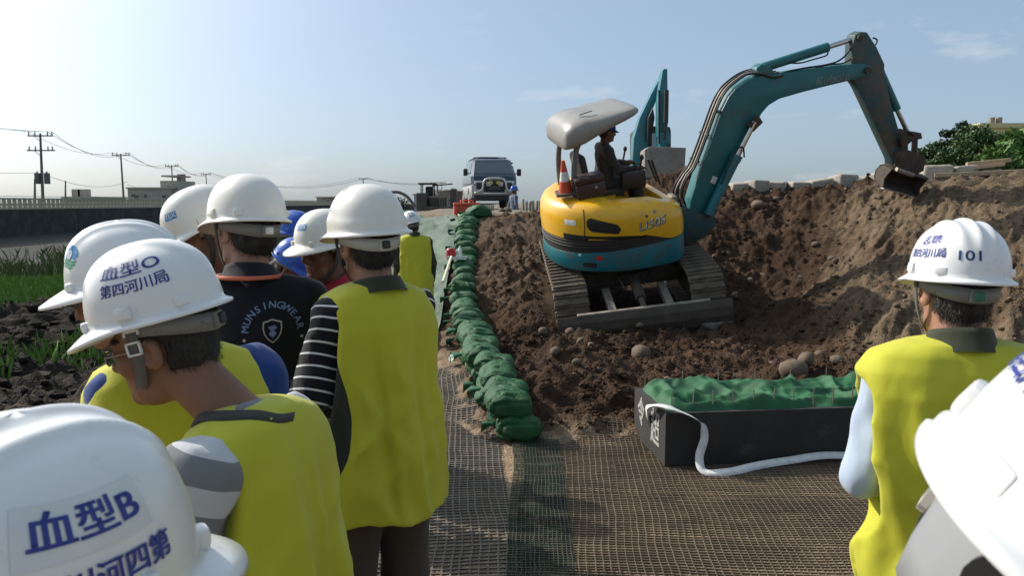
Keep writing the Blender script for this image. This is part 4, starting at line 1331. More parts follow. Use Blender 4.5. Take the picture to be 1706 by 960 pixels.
bb.tube(curve_pts([(-.72, 2.18, .60), (-.46, 2.24, .74), (-.40, 2.26, 1.0), (-.26, 2.26, 1.13), (.26, 2.26, 1.13), (.40, 2.26, 1.0), (.46, 2.24, .74), (.72, 2.18, .60)], 6), .036, 8)
bb.tube([(-.42, 2.25, .60), (.42, 2.25, .60)], .032, 8)
bb.build('bull_bar', mat('bull bar silver', (.62, .62, .6), .3, metal=.4), van, smooth=True)
MB().box((0, 2.19, .80), (.44, .015, .15), bev=.004).build('number_plate', mat('number plate', (.05, .07, .06), .5), van)
rk = MB()
for y in (-1.6, -.8, 0, .8): rk.tube([(-.6, y, 1.96), (.6, y, 1.96)], .02, 6)
for x in (-.6, .6): rk.tube([(x, -1.7, 1.95), (x, .95, 1.95)], .02, 6)
rk.box((0.0, .2, 1.99), (.8, .3, .05), bev=.02)
rk.build('roof_rack', blk, van)

# tracked loader parked left of the van
p = at(722, 351, 33)
ld_m = mat('dusty dark machine', (.085, .078, .07), .75, (.05, .046, .042), nscale=5)
ld2 = mat('dusty pale machine', (.24, .215, .17), .8, (.17, .15, .12), nscale=5)
ld = thing('tracked_loader', 'dusty dark tracked machine with flat roof parked left of the van', 'loader', (p.x, p.y, hz(p.x, p.y) + .02))
MB().box((-.42, -.1, .35), (.42, .9, .72), bev=.03).build('engine_cover', ld_m, ld)
MB().box((.18, .1, .30), (.7, .8, .5), bev=.05).build('chassis', ld_m, ld)
for (x, y) in ((-.5, .1), (-.5, .7), (-.02, .1), (-.02, .7)):
    MB().tube([(x, y, .6), (x, y, 1.06)], .025, 6).build('roof_post', ld_m, ld)
MB().box((-.25, .4, 1.09), (.72, .8, .07), bev=.02).build('roof', ld_m, ld)
MB().box((-.2, .45, .78), (.3, .25, .4), bev=.05).build('seat', blk, ld)
MB().box((.35, .4, 1.05), (.85, .08, .05), rot=(0, R(-5), 0), bev=.01).tube([(.12, .4, .7), (.14, .4, 1.03)], .03, 6).build('lift_arm', ld_m, ld)
ldb = MB().box((.48, -.45, .66), (.50, .12, .30), rot=(0, R(-6), 0), bev=.02).build('bucket_back', ld2, ld)
for k in range(6):
    MB().box((.31 + k * .085, -.47, .34), (.03, .05, .38)).build('bucket_tine', ld2, ldb)
MB().box((.84, -.1, .48), (.26, .9, .82), bev=.08).build('track_guard', ld_m, ld)
MB().box((.3, -.5, .08), (1.2, .35, .18), bev=.03).build('ground_plate', ld_m, ld)

# bent pipe, net heap
a0 = [at(628, 336, 31), at(640, 325, 31), at(652, 320.5, 31), at(664, 320.5, 31), at(676, 326, 31), at(684, 334, 31), at(692, 345, 31)]
MB().tube(curve_pts(a0, 6), .06, 8).build('bent_pipe', mat('grey brown pipe', (.13, .11, .1), .6), smooth=True, label='thin grey pipe bent into an arch behind the group', cat='pipe')
p = at(672, 352, 29)
nh = thing('net_heap', 'heap of bright green netting under the bent pipe', 'net', (p.x, p.y, hz(p.x, p.y) - .1))
xs, ys = np.meshgrid(np.linspace(-.6, .75, 60), np.linspace(-.5, .5, 30), indexing='ij')
zz = .42 * np.exp(-((xs / .5) ** 2 + (ys / .35) ** 2)) + .16 * np.exp(-(((xs - .4) / .25) ** 2 + (ys / .3) ** 2)) + .09 * np.abs(vnoise(xs * 8, ys * 8, seed=90)) * (1 - (np.abs(xs) / .8) ** 2)
idx = np.arange(xs.size).reshape(xs.shape)
obj('net_folds', np_mesh('net_folds', np.stack([xs, ys, zz], -1).reshape(-1, 3), np.stack([idx[:-1, :-1], idx[1:, :-1], idx[1:, 1:], idx[:-1, 1:]], -1).reshape(-1, 4), False), mat('bright green net', (.05, .26, .12), .6, (.02, .12, .05), nscale=12), nh)
# small earth mound by the toolbox is part of the ground; a few blocks by the road
for k, (px, py, r_) in enumerate(((768, 345, .16), (845, 352, .12), (836, 352, .10))):
    q = at(px, py + 4, 19)
    stone(0, (q.x, q.y), r_, ['pale stone lying left of the orange tool box on the road', 'stone at the road edge right below the van', 'small stone at the road edge below the van bumper'][k])

# stone blocks along the far edge of the pit
bmx = []
for j in range(4):
    bm = bmesh.new(); bmesh.ops.create_cube(bm, size=1); bmesh.ops.bevel(bm, geom=bm.edges[:], offset=.14, segments=3, profile=.6, affect='EDGES')
    for v in bm.verts:
        n_ = float(vnoise(np.array([v.co.x * 2.3]), np.array([v.co.y * 2.3]), np.array([v.co.z * 2.3]), 200 + j)[0])
        v.co *= 1 + .12 * n_
    me = bpy.data.meshes.new('stone_block'); bm.to_mesh(me); bm.free()
    me.polygons.foreach_set('use_smooth', [True] * len(me.polygons)); me.materials.append(block_m); bmx.append(me)
for k, (px, w, h) in enumerate(((1228, 26, 12), (1258, 30, 13), (1292, 34, 13), (1328, 32, 14), (1362, 38, 18), (1402, 40, 22), (1432, 26, 14), (1466, 36, 20), (1556, 40, 20), (1600, 34, 16), (1640, 34, 16), (1690, 40, 18))):
    q = at(px, 312, 12.9 if px < 1500 else 11.7)
    o = obj('stone_block', bmx[k % 4], group='stone blocks edging the pit', cat='block',
            label=ORD[k] + ' pale squared stone from the left along the far edge of the pit' if px < 1500 else ORD[k - 8] + ' pale squared stone from the left under the planks on the right bank')
    if px > 1500: o['group'] = 'stone blocks under the planks'
    o.location = (q.x, q.y, max(hz(q.x, q.y), 1.85 if px < 1500 else 1.93) + .05)
    o.scale = (w / 105, .34, h / 62); o.rotation_euler = (rng.normal(0, .08), rng.normal(0, .08), rng.normal(0, .3))
# planks on the right bank
wood = mat('pale weathered plank', (.40, .31, .20), .8, (.28, .21, .13), nscale=4, stretch=(1, 9, 9), bump=.4, bscale=20)
a_, b_ = at(1556, 293, 11.6), at(1760, 283, 11.0)
d = b_ - a_
pk = MB().box(((a_ + b_) / 2), (d.length, .22, .06), rot=d.to_track_quat('X', 'Z').to_matrix(), bev=.006)
pk.build('plank', wood, label='long pale plank lying across the stones on the right bank', cat='plank')
a_, b_ = at(1604, 282, 11.7), at(1672, 274, 11.5)
d = b_ - a_
pk = MB().box(((a_ + b_) / 2), (d.length, .26, .05), rot=d.to_track_quat('X', 'Z').to_matrix(), bev=.006)
pk.build('plank', wood, label='short lower board lying on the long plank under the bushes', cat='plank')
a_ += Vector((.06, .02, .068)); b_ += Vector((.10, .02, .06)); d = b_ - a_
MB().box(((a_ + b_) / 2), (d.length, .2, .06), rot=d.to_track_quat('X', 'Z').to_matrix(), bev=.008).build('plank', wood, label='short upper board stacked on top of the other boards', cat='plank')

# ================================================================== LEFT BANK: wall, balustrade, poles, houses
conc = mat('pale concrete', (.46, .42, .33), .9, (.35, .32, .25), nscale=2, bump=.2, bscale=15)
dark_wall = mat('dark mossy flood wall', (.045, .048, .048), .95, (.03, .033, .03), nscale=1.5, bump=.4, bscale=8, dirt=(.07, .07, .062), dirt_scale=1.2)
fw = thing('flood_wall', 'long dark mossy flood wall along the opposite bank', 'wall')
k = 0
for y0 in np.arange(10, 230, 11.0):
    MB().box((-29.0, y0 + 5.47, .42), (.4, 10.94, 1.75)).build('wall_panel', dark_wall, fw)
ba = thing('balustrade', 'cream concrete balustrade on top of the dark flood wall', 'fence')
MB().box((-29.0, 120, 1.35), (.46, 220, .10)).build('bottom_rail', conc, ba)
MB().box((-29.0, 120, 1.60), (.16, 220, .10)).build('middle_rail', conc, ba)
MB().box((-29.0, 120, 1.92), (.20, 220, .10)).build('top_rail', conc, ba)
bpm = MB().box((0, 0, 1.63), (.15, .17, .50)).mesh('baluster'); bpm.materials.append(conc)
y = 26.0; n = 0
while y < 130:
    o = obj('baluster', bpm, parent=ba); o.location = (-29.0, y, 0); y += .5 if y < 90 else .8
    n += 1
# wire mesh rail behind
MB().box((-30.2, 120, 2.08), (.04, 200, .03)).box((-30.2, 120, 1.75), (.04, 200, .03)).build('hand_rail', mat('grey rail', (.3, .3, .3), .5), ba)

pole_m = mat('grey concrete pole', (.17, .165, .155), .85, (.12, .115, .105), nscale=2)
def pole(px, ptop, pbase, Y, label, arms=1, xformer=False, lean=0.0, r=.17):
    b0 = at(px + lean, pbase, Y); t0 = at(px, ptop, Y)
    b0.z = min(b0.z, 1.0)
    o = thing('utility_pole', label, 'utility pole', (b0.x, b0.y, b0.z))
    H_ = t0.z - b0.z; dx = t0.x - b0.x
    MB().tube([(0, 0, 0), (dx, 0, H_)], [r, r * .62], 8).build('shaft', pole_m, o, smooth=True, angle=50)
    tips = []
    for a in range(arms):
        zz_ = H_ - .25 - a * 1.5
        xx = dx * zz_ / H_
        ca = MB().box((xx, 0, zz_), (2.6 if a == 0 else 2.9, .12, .13)).build('crossarm', pole_m, o)
        for s_ in (-1.2, -.55, .75, 1.2):
            MB().tube([(xx + s_, 0, zz_ + .05), (xx + s_, 0, zz_ + .42)], .07, 6).build('insulator', conc, ca)
            if a == 0 and s_ in (-1.2, .75, 1.2): tips.append(Vector((b0.x + xx + s_, b0.y, b0.z + zz_ + .42)))
        MB().tube([(xx - .7, 0, zz_), (xx, 0, zz_ - .6)], .035, 5).build('brace', pole_m, ca)
    if xformer:
        for s_ in (-.45, .55):
            z2 = H_ - 4.6
            MB().tube([(dx * .6 + s_, -.1, z2 - .6), (dx * .6 + s_, -.1, z2 + .5)], .3, 10).tube([(dx * .6 + s_, -.1, z2 + .5), (dx * .6 + s_, -.1, z2 + .7)], .08, 6).build('transformer', mat('transformer grey', (.12, .125, .13), .6), o, smooth=True, angle=40)
    return tips, o
T = []
T.append(pole(67, 222, 346, 85, 'tall utility pole with double crossarms and transformers, leftmost', 2, True, 5)[0])
T.append(pole(201, 256, 346, 119, 'second tall utility pole, left of the pale two-storey house', 1, False, 6)[0])
T.append(pole(286, 275, 346, 157, 'utility pole standing in front of the house stair tower', 1, False, 3)[0])
T.append(pole(343, 289, 346, 206, 'thin far utility pole just left of the black shirted man', 1, False, 3)[0])
T.append(pole(605, 297, 346, 240, 'far utility pole above the white helmet of the striped sleeve man', 1, False, 1)[0])
T.append(pole(736, 304, 346, 260, 'far utility pole with one-sided lamp arm left of the van', 1, False, 0)[0])
pole(58, 298, 346, 84, 'short bare pole left of the tallest utility pole', 0, False, 0, .14)
pole(109, 301, 346, 110, 'short bare pole between the first two utility poles', 0, False, 0, .14)
wire_m = mat('wire', (.10, .10, .10), .6)
def wire(a, b, sag, r=.022, lab=None):
    pts = [a.lerp(b, t) - Vector((0, 0, sag * 4 * t * (1 - t))) for t in np.linspace(0, 1, 14)]
    MB().tube(pts, r, 4).build('overhead_wire', wire_m, label=lab, cat='wire', group='overhead wires')
L0 = [Vector((p.x + 8, p.y - 60, p.z + 1.0)) for p in T[0]]
names = ['leftmost pole and the frame edge', 'the first and second poles', 'the second and third poles', 'the third and fourth poles', 'the fourth pole and the far right ones', 'the two farthest poles']
chain = [L0] + T
for i in range(len(chain) - 1):
    for j in range(3):
        wire(chain[i][j], chain[i + 1][j], 1.0 + .25 * j + (2 if i == 4 else 0), .02 + .004 * i, ('left', 'middle', 'right')[j] + ' one of three overhead wires between ' + names[i])
for i in range(0, 3):
    a_ = chain[i][1] - Vector((0, 0, 4.6)); b_ = chain[i + 1][1] - Vector((0, 0, 4.2))
    wire(a_, b_, .9, .025, 'lower overhead wire sagging between ' + names[i])

glass_d = mat('dark window', (.06, .075, .085), .15, spec=.8)
def house(name, label, px0, px1, py0, py1, Y, dep, mm, wins=(), extra=None):
    a_, b_ = at(px0, py1, Y), at(px1, py0, Y)
    o = thing(name, label, 'building', ((a_.x + b_.x) / 2, Y, 0))
    wd, z1 = b_.x - a_.x, b_.z
    MB().box((0, dep / 2, (z1 - .5) / 2 + .25), (wd, dep, z1 - .5 + .5)).build('wall', mm, o)
    MB().box((0, dep / 2, z1 + .1), (wd + .5, dep + .5, .25)).build('roof', conc, o)
    for (wx0, wx1, wy0, wy1) in wins:
        q0, q1 = at(wx0, wy1, Y), at(wx1, wy0, Y)
        f_ = MB().box(((q0.x + q1.x) / 2 - o.location.x, -.03, (q0.z + q1.z) / 2), (q1.x - q0.x + .3, .12, q1.z - q0.z + .3)).build('window', conc, o)
        MB().box(((q0.x + q1.x) / 2 - o.location.x, -.08, (q0.z + q1.z) / 2), (q1.x - q0.x, .06, q1.z - q0.z)).build('pane', glass_d, f_)
    return o
hw = mat('pale grey house wall', (.40, .37, .33), .9, (.32, .295, .26), nscale=1)
h1 = house('house', 'pale two-storey house with a raised stair tower behind the balustrade', 214, 284, 314, 346, 150, 14, hw, [(219, 223, 324, 328), (225, 232, 325, 331), (240, 245, 324, 330), (270, 277, 325, 331)])
q0, q1 = at(268, 330, 152), at(297, 301, 152)
MB().box(((q0.x + q1.x) / 2 - h1.location.x, 6, q1.z / 2), (q1.x - q0.x, 8, q1.z)).build('stair_tower', hw, h1)
MB().box(((q0.x + q1.x) / 2 - h1.location.x - .3, 6, q1.z + .9), (3.2, 6, .3)).build('tower_roof', hw, h1)
tk = at(291, 296, 152)
MB().tube([(tk.x - h1.location.x, 5, q1.z), (tk.x - h1.location.x, 5, q1.z + 1.3)], .8, 12).build('water_tank', steel, h1)
q0, q1 = at(284, 340, 151), at(305, 316, 151)
MB().box(((q0.x + q1.x) / 2 - h1.location.x, 7, q1.z / 2), (q1.x - q0.x, 12, q1.z)).build('side_wing', hw, h1)
h2_ = house('house', 'low grey house with roof tanks behind the balustrade at far left', 107, 156, 330, 346, 120, 10, mat('grey house wall', (.27, .26, .25), .9))
for px in (119, 129):
    q = at(px, 326, 122)
    MB().box((q.x - h2_.location.x, 4, q.z + .2), (1.4, 1.4, 1.6), bev=.1).build('roof_tank', hw, h2_)
house('house', 'distant brown block building seen between the two nearest white helmets', 528, 562, 329, 346, 200, 14, mat('brown house wall', (.24, .2, .17), .9), [(532, 537, 333, 336), (544, 549, 333, 336)])
house('house', 'distant low pale sheds left of the brown block building', 480, 526, 338, 346, 190, 14, mat('pale shed wall', (.33, .33, .32), .9))
hs = house('warehouse', 'far white roofed warehouse with roof vents left of the van', 690, 774, 325, 346, 150, 20, mat('pale blue shed', (.40, .43, .44), .8), [(736, 742, 332, 335), (746, 752, 332, 335), (756, 762, 332, 335)])
for px in (712, 722, 732, 742, 752):
    q = at(px, 323, 152)
    MB().box((q.x - hs.location.x, 3, q.z + .35), (.8, .8, .9)).build('roof_vent', conc, hs)
q0, q1 = at(762, 340, 149), at(772, 318, 149)
MB().box(((q0.x + q1.x) / 2 - hs.location.x, -.6, q1.z / 2), (q1.x - q0.x, 1.2, q1.z)).build('brick_pier', mat('brick brown', (.2, .11, .08), .9), hs)
# right side: low white wall and the cream building behind the bushes
lw_ = at(1280, 308, 45)
wl = thing('boundary_wall', 'long low white wall behind the stone blocks', 'wall', (lw_.x, lw_.y, 0))
wm = mat('white wall paint', (.62, .6, .56), .8)
MB().box((0, 0, 1.9), (7, .25, 1.2)).build('wall_panel', wm, wl); MB().box((0, 0, 2.55), (7.2, .4, .12)).build('wall_coping', wm, wl)
crm = mat('cream building wall', (.62, .52, .30), .85, (.52, .43, .25))
a_, b_ = at(1636, 212, 55), at(1790, 300, 55)
cbld = thing('building', 'cream coloured building behind the bushes with two roof tanks', 'building', ((a_.x + b_.x) / 2, 55, 0))
MB().box((0, 1, a_.z / 2), (b_.x - a_.x, 2, a_.z)).build('wall', crm, cbld)
MB().box((0, 1, a_.z + .12), (b_.x - a_.x + .5, 2.4, .3)).build('parapet', crm, cbld)
for px in (1652, 1664):
    q = at(px, 206, 56)
    MB().tube([(q.x - cbld.location.x, 1, a_.z + .27), (q.x - cbld.location.x, 1, a_.z + .75)], .2, 12).build('roof_tank', ld2, cbld)

# ================================================================== PLANTS
def leaf_m(name, c, c2):
    m = mat(name, c, .55, c2, nscale=2.2, spec=.4)
    m.node_tree.nodes['Principled BSDF'].inputs['Transmission Weight'].default_value = 0
    return m
def leaf_cloud(centre, rad, n, size, seed, droop=.2, clumps=26):
    g = np.random.default_rng(seed)
    cl_ = g.normal(0, 1, (clumps, 3)); cl_ /= np.linalg.norm(cl_, axis=1)[:, None]
    cl_ *= (g.random(clumps) ** .4)[:, None]
    cr_ = g.uniform(.18, .36, clumps)
    w_ = g.integers(0, clumps, n)
    d_ = g.normal(0, 1, (n, 3)); d_ /= np.linalg.norm(d_, axis=1)[:, None]
    P = (cl_[w_] + d_ * (cr_[w_] * g.random(n) ** .33)[:, None]) * np.array(rad)
    V, F = [], []
    a1 = g.normal(0, 1, (n, 3)); a1[:, 2] -= droop; a1 /= np.linalg.norm(a1, axis=1)[:, None]
    a2 = np.cross(a1, g.normal(0, 1, (n, 3))); a2 /= np.linalg.norm(a2, axis=1)[:, None]
    s = size * g.uniform(.6, 1.3, n)[:, None]
    c0 = P + np.array(centre)
    a3 = np.cross(a1, a2)
    v0 = c0; v1 = c0 + a1 * s * .5 + a2 * s * .3 + a3 * s * .06; v2 = c0 + a1 * s; v3 = c0 + a1 * s * .5 - a2 * s * .3 + a3 * s * .06
    VV = np.stack([v0, v1, v2, v3], 1).reshape(-1, 3)
    FF = np.arange(n * 4).reshape(n, 4)
    return VV, FF, cl_ * np.array(rad) + np.array(centre)
bark = mat('bark', (.10, .075, .05), .9, bump=.4, bscale=25)
def bush(name, label, centre, rad, n, size, lm, seed, droop=.2, group=None, clumps=26):
    cx, cy, cz = centre
    gz = hz(cx, cy)
    o = thing(name, label, 'bush' if 'tree' not in name else 'tree', (cx, cy, gz))
    VV, FF, cc = leaf_cloud((0, 0, cz - gz), rad, n, size, seed, droop, clumps)
    obj('crown', np_mesh('crown', VV, FF, False), lm, o)
    tr_ = MB()
    tr_.tube([(0, 0, -.1), (.03, .02, (cz - gz) * .5), (0, 0, cz - gz)], [.06, .05, .03], 7)
    for c in cc[::2]:
        tr_.tube([(0, 0, (cz - gz) * .35), tuple(Vector(c) * .6 + Vector((0, 0, (cz - gz) * .25))), tuple(c)], [.028, .018, .008], 5)
    tr_.build('trunk', bark, o)
    return o
lf1 = leaf_m('mid green leaf', (.055, .115, .022), (.025, .06, .014))
lf2 = leaf_m('broad light leaf', (.10, .19, .035), (.05, .11, .02))
lf3 = leaf_m('dark fine leaf', (.028, .06, .022), (.018, .038, .015))
c = at(1580, 262, 16.5); bush('bush', 'dense dark green bush right of the digging bucket', (c.x, c.y, c.z), (.55, .6, .42), 5200, .07, lf1, 1)
c = at(1648, 256, 17.0); bush('bush', 'tall rounded green bush in the middle above the planks', (c.x, c.y, c.z), (.75, .7, .55), 8000, .075, lf1, 2)
c = at(1608, 232, 18.0); bush('bush', 'feathery dark bush sticking up behind the dense bush', (c.x, c.y, c.z), (.5, .5, .36), 3000, .08, lf3, 3, .0, None, 16)
c = at(1700, 258, 15.5); bush('bush', 'broad-leaved light green bush at the right edge above the planks', (c.x, c.y, c.z), (.6, .5, .48), 1900, .17, lf2, 4, .6)
c = at(1672, 268, 15.0); bush('bush', 'low light green broad-leaved plant just above the stacked boards', (c.x, c.y, c.z), (.45, .35, .22), 800, .14, lf2, 5, .6)
c = at(1765, 262, 17.0); bush('bush', 'green bush cut off by the right picture edge', (c.x, c.y, c.z), (.8, .7, .7), 5000, .10, lf1, 6)
c = at(1548, 285, 17.5); bush('bush', 'small leafy bush directly behind the bucket', (c.x, c.y, c.z), (.28, .3, .26), 1400, .07, lf3, 7)
c = at(843, 300, 40); bush('conifer_tree', 'dark narrow tree standing right behind the van', (c.x, c.y, c.z), (.42, .45, .95), 3200, .13, lf3, 8, .3)
c = at(655, 340, 60); bush('far_bush', 'far dark bush under the bent pipe', (c.x, c.y, c.z), (1.3, 1, .5), 1500, .2, lf3, 9)
# grass on the left bank
def grass(n, xr, yr, hmin, hmax, dens, name, m_, seed):
    g = np.random.default_rng(seed)
    x = g.uniform(*xr, n * 3); y = g.uniform(*yr, n * 3)
    k = g.random(n * 3) < dens(x, y); x, y = x[k][:n], y[k][:n]
    z = height(x, y); h = g.uniform(hmin, hmax, len(x)); a = g.uniform(0, 6.28, len(x)); lean = g.normal(0, .35, (len(x), 2)) * h[:, None]
    wv = .012 + .008 * g.random(len(x))
    dx, dy = np.cos(a) * wv, np.sin(a) * wv
    V = np.stack([np.stack([x - dx, y - dy, z - .02], -1), np.stack([x + dx, y + dy, z - .02], -1), np.stack([x + lean[:, 0] * .4 + dx * .6, y + lean[:, 1] * .4 + dy * .6, z + h * .6], -1), np.stack([x + lean[:, 0], y + lean[:, 1], z + h], -1)], 1).reshape(-1, 3)
    return obj(name, np_mesh(name, V, np.arange(len(x) * 4).reshape(-1, 4), False), m_, kind='stuff')
grm = leaf_m('fresh grass', (.14, .25, .035), (.07, .14, .02))
grass(26000, (-16, -6.5), (12, 26), .15, .42, lambda x, y: (vnoise(x * .7, y * .7, seed=95) > -.25) * 1.0, 'grass', grm, 1)
grass(6000, (-8.5, -2.8), (6, 15), .05, .2, lambda x, y: (vnoise(x * 1.2, y * 1.2, seed=96) > .05) * 1.0, 'weeds', grm, 2)
grass(9000, (-28, -9), (26, 60), .3, .7, lambda x, y: (vnoise(x * .3, y * .3, seed=97) > -.1) * sstep(-24, -20, x), 'far_grass', leaf_m('dull grass', (.09, .13, .035), (.05, .08, .02)), 3)
# ================================================================== PEOPLE
class Field:
    """distance field on an uneven grid; surface() gives one continuous skin"""
    def __init__(s, ax, ay, az):
        s.a = (np.asarray(ax), np.asarray(ay), np.asarray(az))
        s.F = np.full([len(q) for q in s.a], 0.35, np.float32)
    def sub(s, lo, hi):
        sl = []
        for k in range(3):
            i0 = np.searchsorted(s.a[k], lo[k]); i1 = np.searchsorted(s.a[k], hi[k])
            if i1 - i0 < 1: return None, None
            sl.append(slice(i0, i1))
        g = np.meshgrid(*[s.a[k][sl[k]] for k in range(3)], indexing='ij')
        return tuple(sl), g
    def _mix(s, sl, d, k, cut=False):
        a = s.F[sl]
        if cut:
            h = np.clip(.5 - .5 * (a + d) / k, 0, 1)
            s.F[sl] = a * (1 - h) - d * h + k * h * (1 - h)
        else:
            h = np.clip(.5 + .5 * (d - a) / k, 0, 1)
            s.F[sl] = d * (1 - h) + a * h - k * h * (1 - h)
    def cap(s, p, q, r0, r1, k=.02, cut=False):
        p, q = np.array(p, float), np.array(q, float)
        m = max(r0, r1) + k + .03
        sl, g = s.sub(np.minimum(p, q) - m, np.maximum(p, q) + m)
        if sl is None: return s
        d = q - p; L = max((d * d).sum(), 1e-9)
        t = np.clip(((g[0] - p[0]) * d[0] + (g[1] - p[1]) * d[1] + (g[2] - p[2]) * d[2]) / L, 0, 1)
        dist = np.sqrt((g[0] - p[0] - t * d[0]) ** 2 + (g[1] - p[1] - t * d[1]) ** 2 + (g[2] - p[2] - t * d[2]) ** 2) - (r0 + (r1 - r0) * t)
        s._mix(sl, dist, k, cut); return s
    def ell(s, c, r, M=None, k=.02, cut=False):
        c = np.array(c, float); m = max(r) + k + .03
        sl, g = s.sub(c - m, c + m)
        if sl is None: return s
        x, y, z = g[0] - c[0], g[1] - c[1], g[2] - c[2]
        if M is not None:
            A = np.array(M)
            x, y, z = [A[0, i] * x + A[1, i] * y + A[2, i] * z for i in range(3)]
        k0 = np.sqrt((x / r[0]) ** 2 + (y / r[1]) ** 2 + (z / r[2]) ** 2)
        k1 = np.sqrt((x / r[0] ** 2) ** 2 + (y / r[1] ** 2) ** 2 + (z / r[2] ** 2) ** 2) + 1e-6
        s._mix(sl, k0 * (k0 - 1) / k1, k, cut); return s
    def surface(s):
        F = s.F; S_ = F < 0
        nx, ny, nz = F.shape
        X, Y, Z = s.a
        cs = np.zeros((nx - 1, ny - 1, nz - 1), np.int8)
        for a in (0, 1):
            for b in (0, 1):
                for c in (0, 1):
                    cs += S_[a:nx - 1 + a, b:ny - 1 + b, c:nz - 1 + c]
        act = (cs > 0) & (cs < 8)
        ci = np.argwhere(act)
        if len(ci) == 0: return np.zeros((0, 3)), np.zeros((0, 4), int)
        ids = np.full(act.shape, -1, np.int64); ids[act] = np.arange(len(ci))
        acc = np.zeros((len(ci), 3)); cnt = np.zeros(len(ci))
        crn = [(a, b, c) for a in (0, 1) for b in (0, 1) for c in (0, 1)]
        def val(o): return F[ci[:, 0] + o[0], ci[:, 1] + o[1], ci[:, 2] + o[2]]
        def pos(o): return np.stack([X[ci[:, 0] + o[0]], Y[ci[:, 1] + o[1]], Z[ci[:, 2] + o[2]]], -1)
        for i, o in enumerate(crn):
            for q in crn[i + 1:]:
                if sum(abs(o[k] - q[k]) for k in range(3)) != 1: continue
                f0, f1 = val(o), val(q)
                m = (f0 < 0) != (f1 < 0)
                t = np.where(m, f0 / np.where(m, f0 - f1, 1), 0)[:, None]
                acc += np.where(m[:, None], pos(o) * (1 - t) + pos(q) * t, 0); cnt += m
        V = acc / cnt[:, None]
        Q = []
        for ax in range(3):
            d = [0, 0, 0]; d[ax] = 1
            A = S_[:nx - d[0], :ny - d[1], :nz - d[2]]; B = S_[d[0]:, d[1]:, d[2]:]
            e = np.argwhere(A != B)
            o1, o2 = [(1, 2), (2, 0), (0, 1)][ax]
            ok = (e[:, o1] > 0) & (e[:, o2] > 0) & (e[:, o1] < F.shape[o1] - 1) & (e[:, o2] < F.shape[o2] - 1)
            e = e[ok]
            def cid(p, q):
                c = e.copy(); c[:, o1] -= p; c[:, o2] -= q
                return ids[c[:, 0], c[:, 1], c[:, 2]]
            q4 = np.stack([cid(1, 1), cid(0, 1), cid(0, 0), cid(1, 0)], -1)
            flip = ~A[e[:, 0], e[:, 1], e[:, 2]]
            q4[flip] = q4[flip][:, ::-1]
            Q.append(q4)
        return V, np.concatenate(Q)
def fine_axis(lo, hi, flo, fhi, coarse, fine):
    out = []
    x = lo
    while x < hi:
        out.append(x)
        if x < flo: st = min(coarse, max(fine, (flo - x) * .35 + fine))
        elif x > fhi: st = min(coarse, max(fine, (x - fhi) * .35 + fine))
        else: st = fine
        x += st
    return np.array(out + [hi])

SK = {}
def skin(name, c):
    m = mat(name, c, .5, tuple(v * .8 for v in c), nscale=14, bump=.08, bscale=160, spec=.35)
    b = m.node_tree.nodes['Principled BSDF']
    b.inputs['Subsurface Weight'].default_value = .12
    b.inputs['Subsurface Radius'].default_value = (.012, .005, .003)
    b.inputs['Subsurface Scale'].default_value = .6
    return m
skin_a = skin('tanned skin', (.24, .115, .068))
skin_b = skin('light tanned skin', (.36, .19, .125))
skin_d = skin('dark tanned skin', (.17, .078, .047))
lip_m = mat('lip', (.20, .075, .06), .45)
hair_m = mat('black hair', (.012, .010, .009), .55, (.022, .018, .015), nscale=40, bump=.7, bscale=120, stretch=(1, 1, .25))
eye_w = mat('eye white', (.6, .57, .53), .3)
eye_d = mat('eye iris', (.02, .012, .008), .2)
hat_white = mat('white hard hat plastic', (.74, .745, .735), .26, (.70, .705, .695), nscale=3, coat=.25, dirt=(.50, .49, .46), dirt_scale=22, dirt_lo=.58, dirt_hi=.80)
hat_cream = mat('off white hard hat plastic', (.72, .705, .645), .32, (.68, .66, .60), nscale=3, coat=.2, dirt=(.5, .48, .43), dirt_scale=14, dirt_lo=.58, dirt_hi=.8)
hat_blue = mat('blue hard hat plastic', (.015, .085, .42), .3, (.012, .07, .36), nscale=3, coat=.2)
grey_band = mat('grey headband', (.20, .20, .195), .6, (.15, .15, .145))
pale_band = mat('pale headband', (.5, .5, .48), .5)
dark_band = mat('dark strap webbing', (.05, .048, .044), .8, bump=.3, bscale=250)
grey_strap = mat('grey strap webbing', (.11, .105, .095), .8, (.085, .08, .072), bump=.3, bscale=250)
white_pl = mat('white buckle plastic', (.7, .69, .65), .35)
knob_g = mat('green knob', (.02, .16, .09), .4)
ink = mat('blue lettering', (.02, .03, .22), .5, (.03, .05, .28), nscale=40)
ink_n = mat('navy lettering', (.02, .05, .16), .5)
olive = cloth('olive cloth', (.040, .045, .025), (.028, .032, .018))
vest_cols = {}
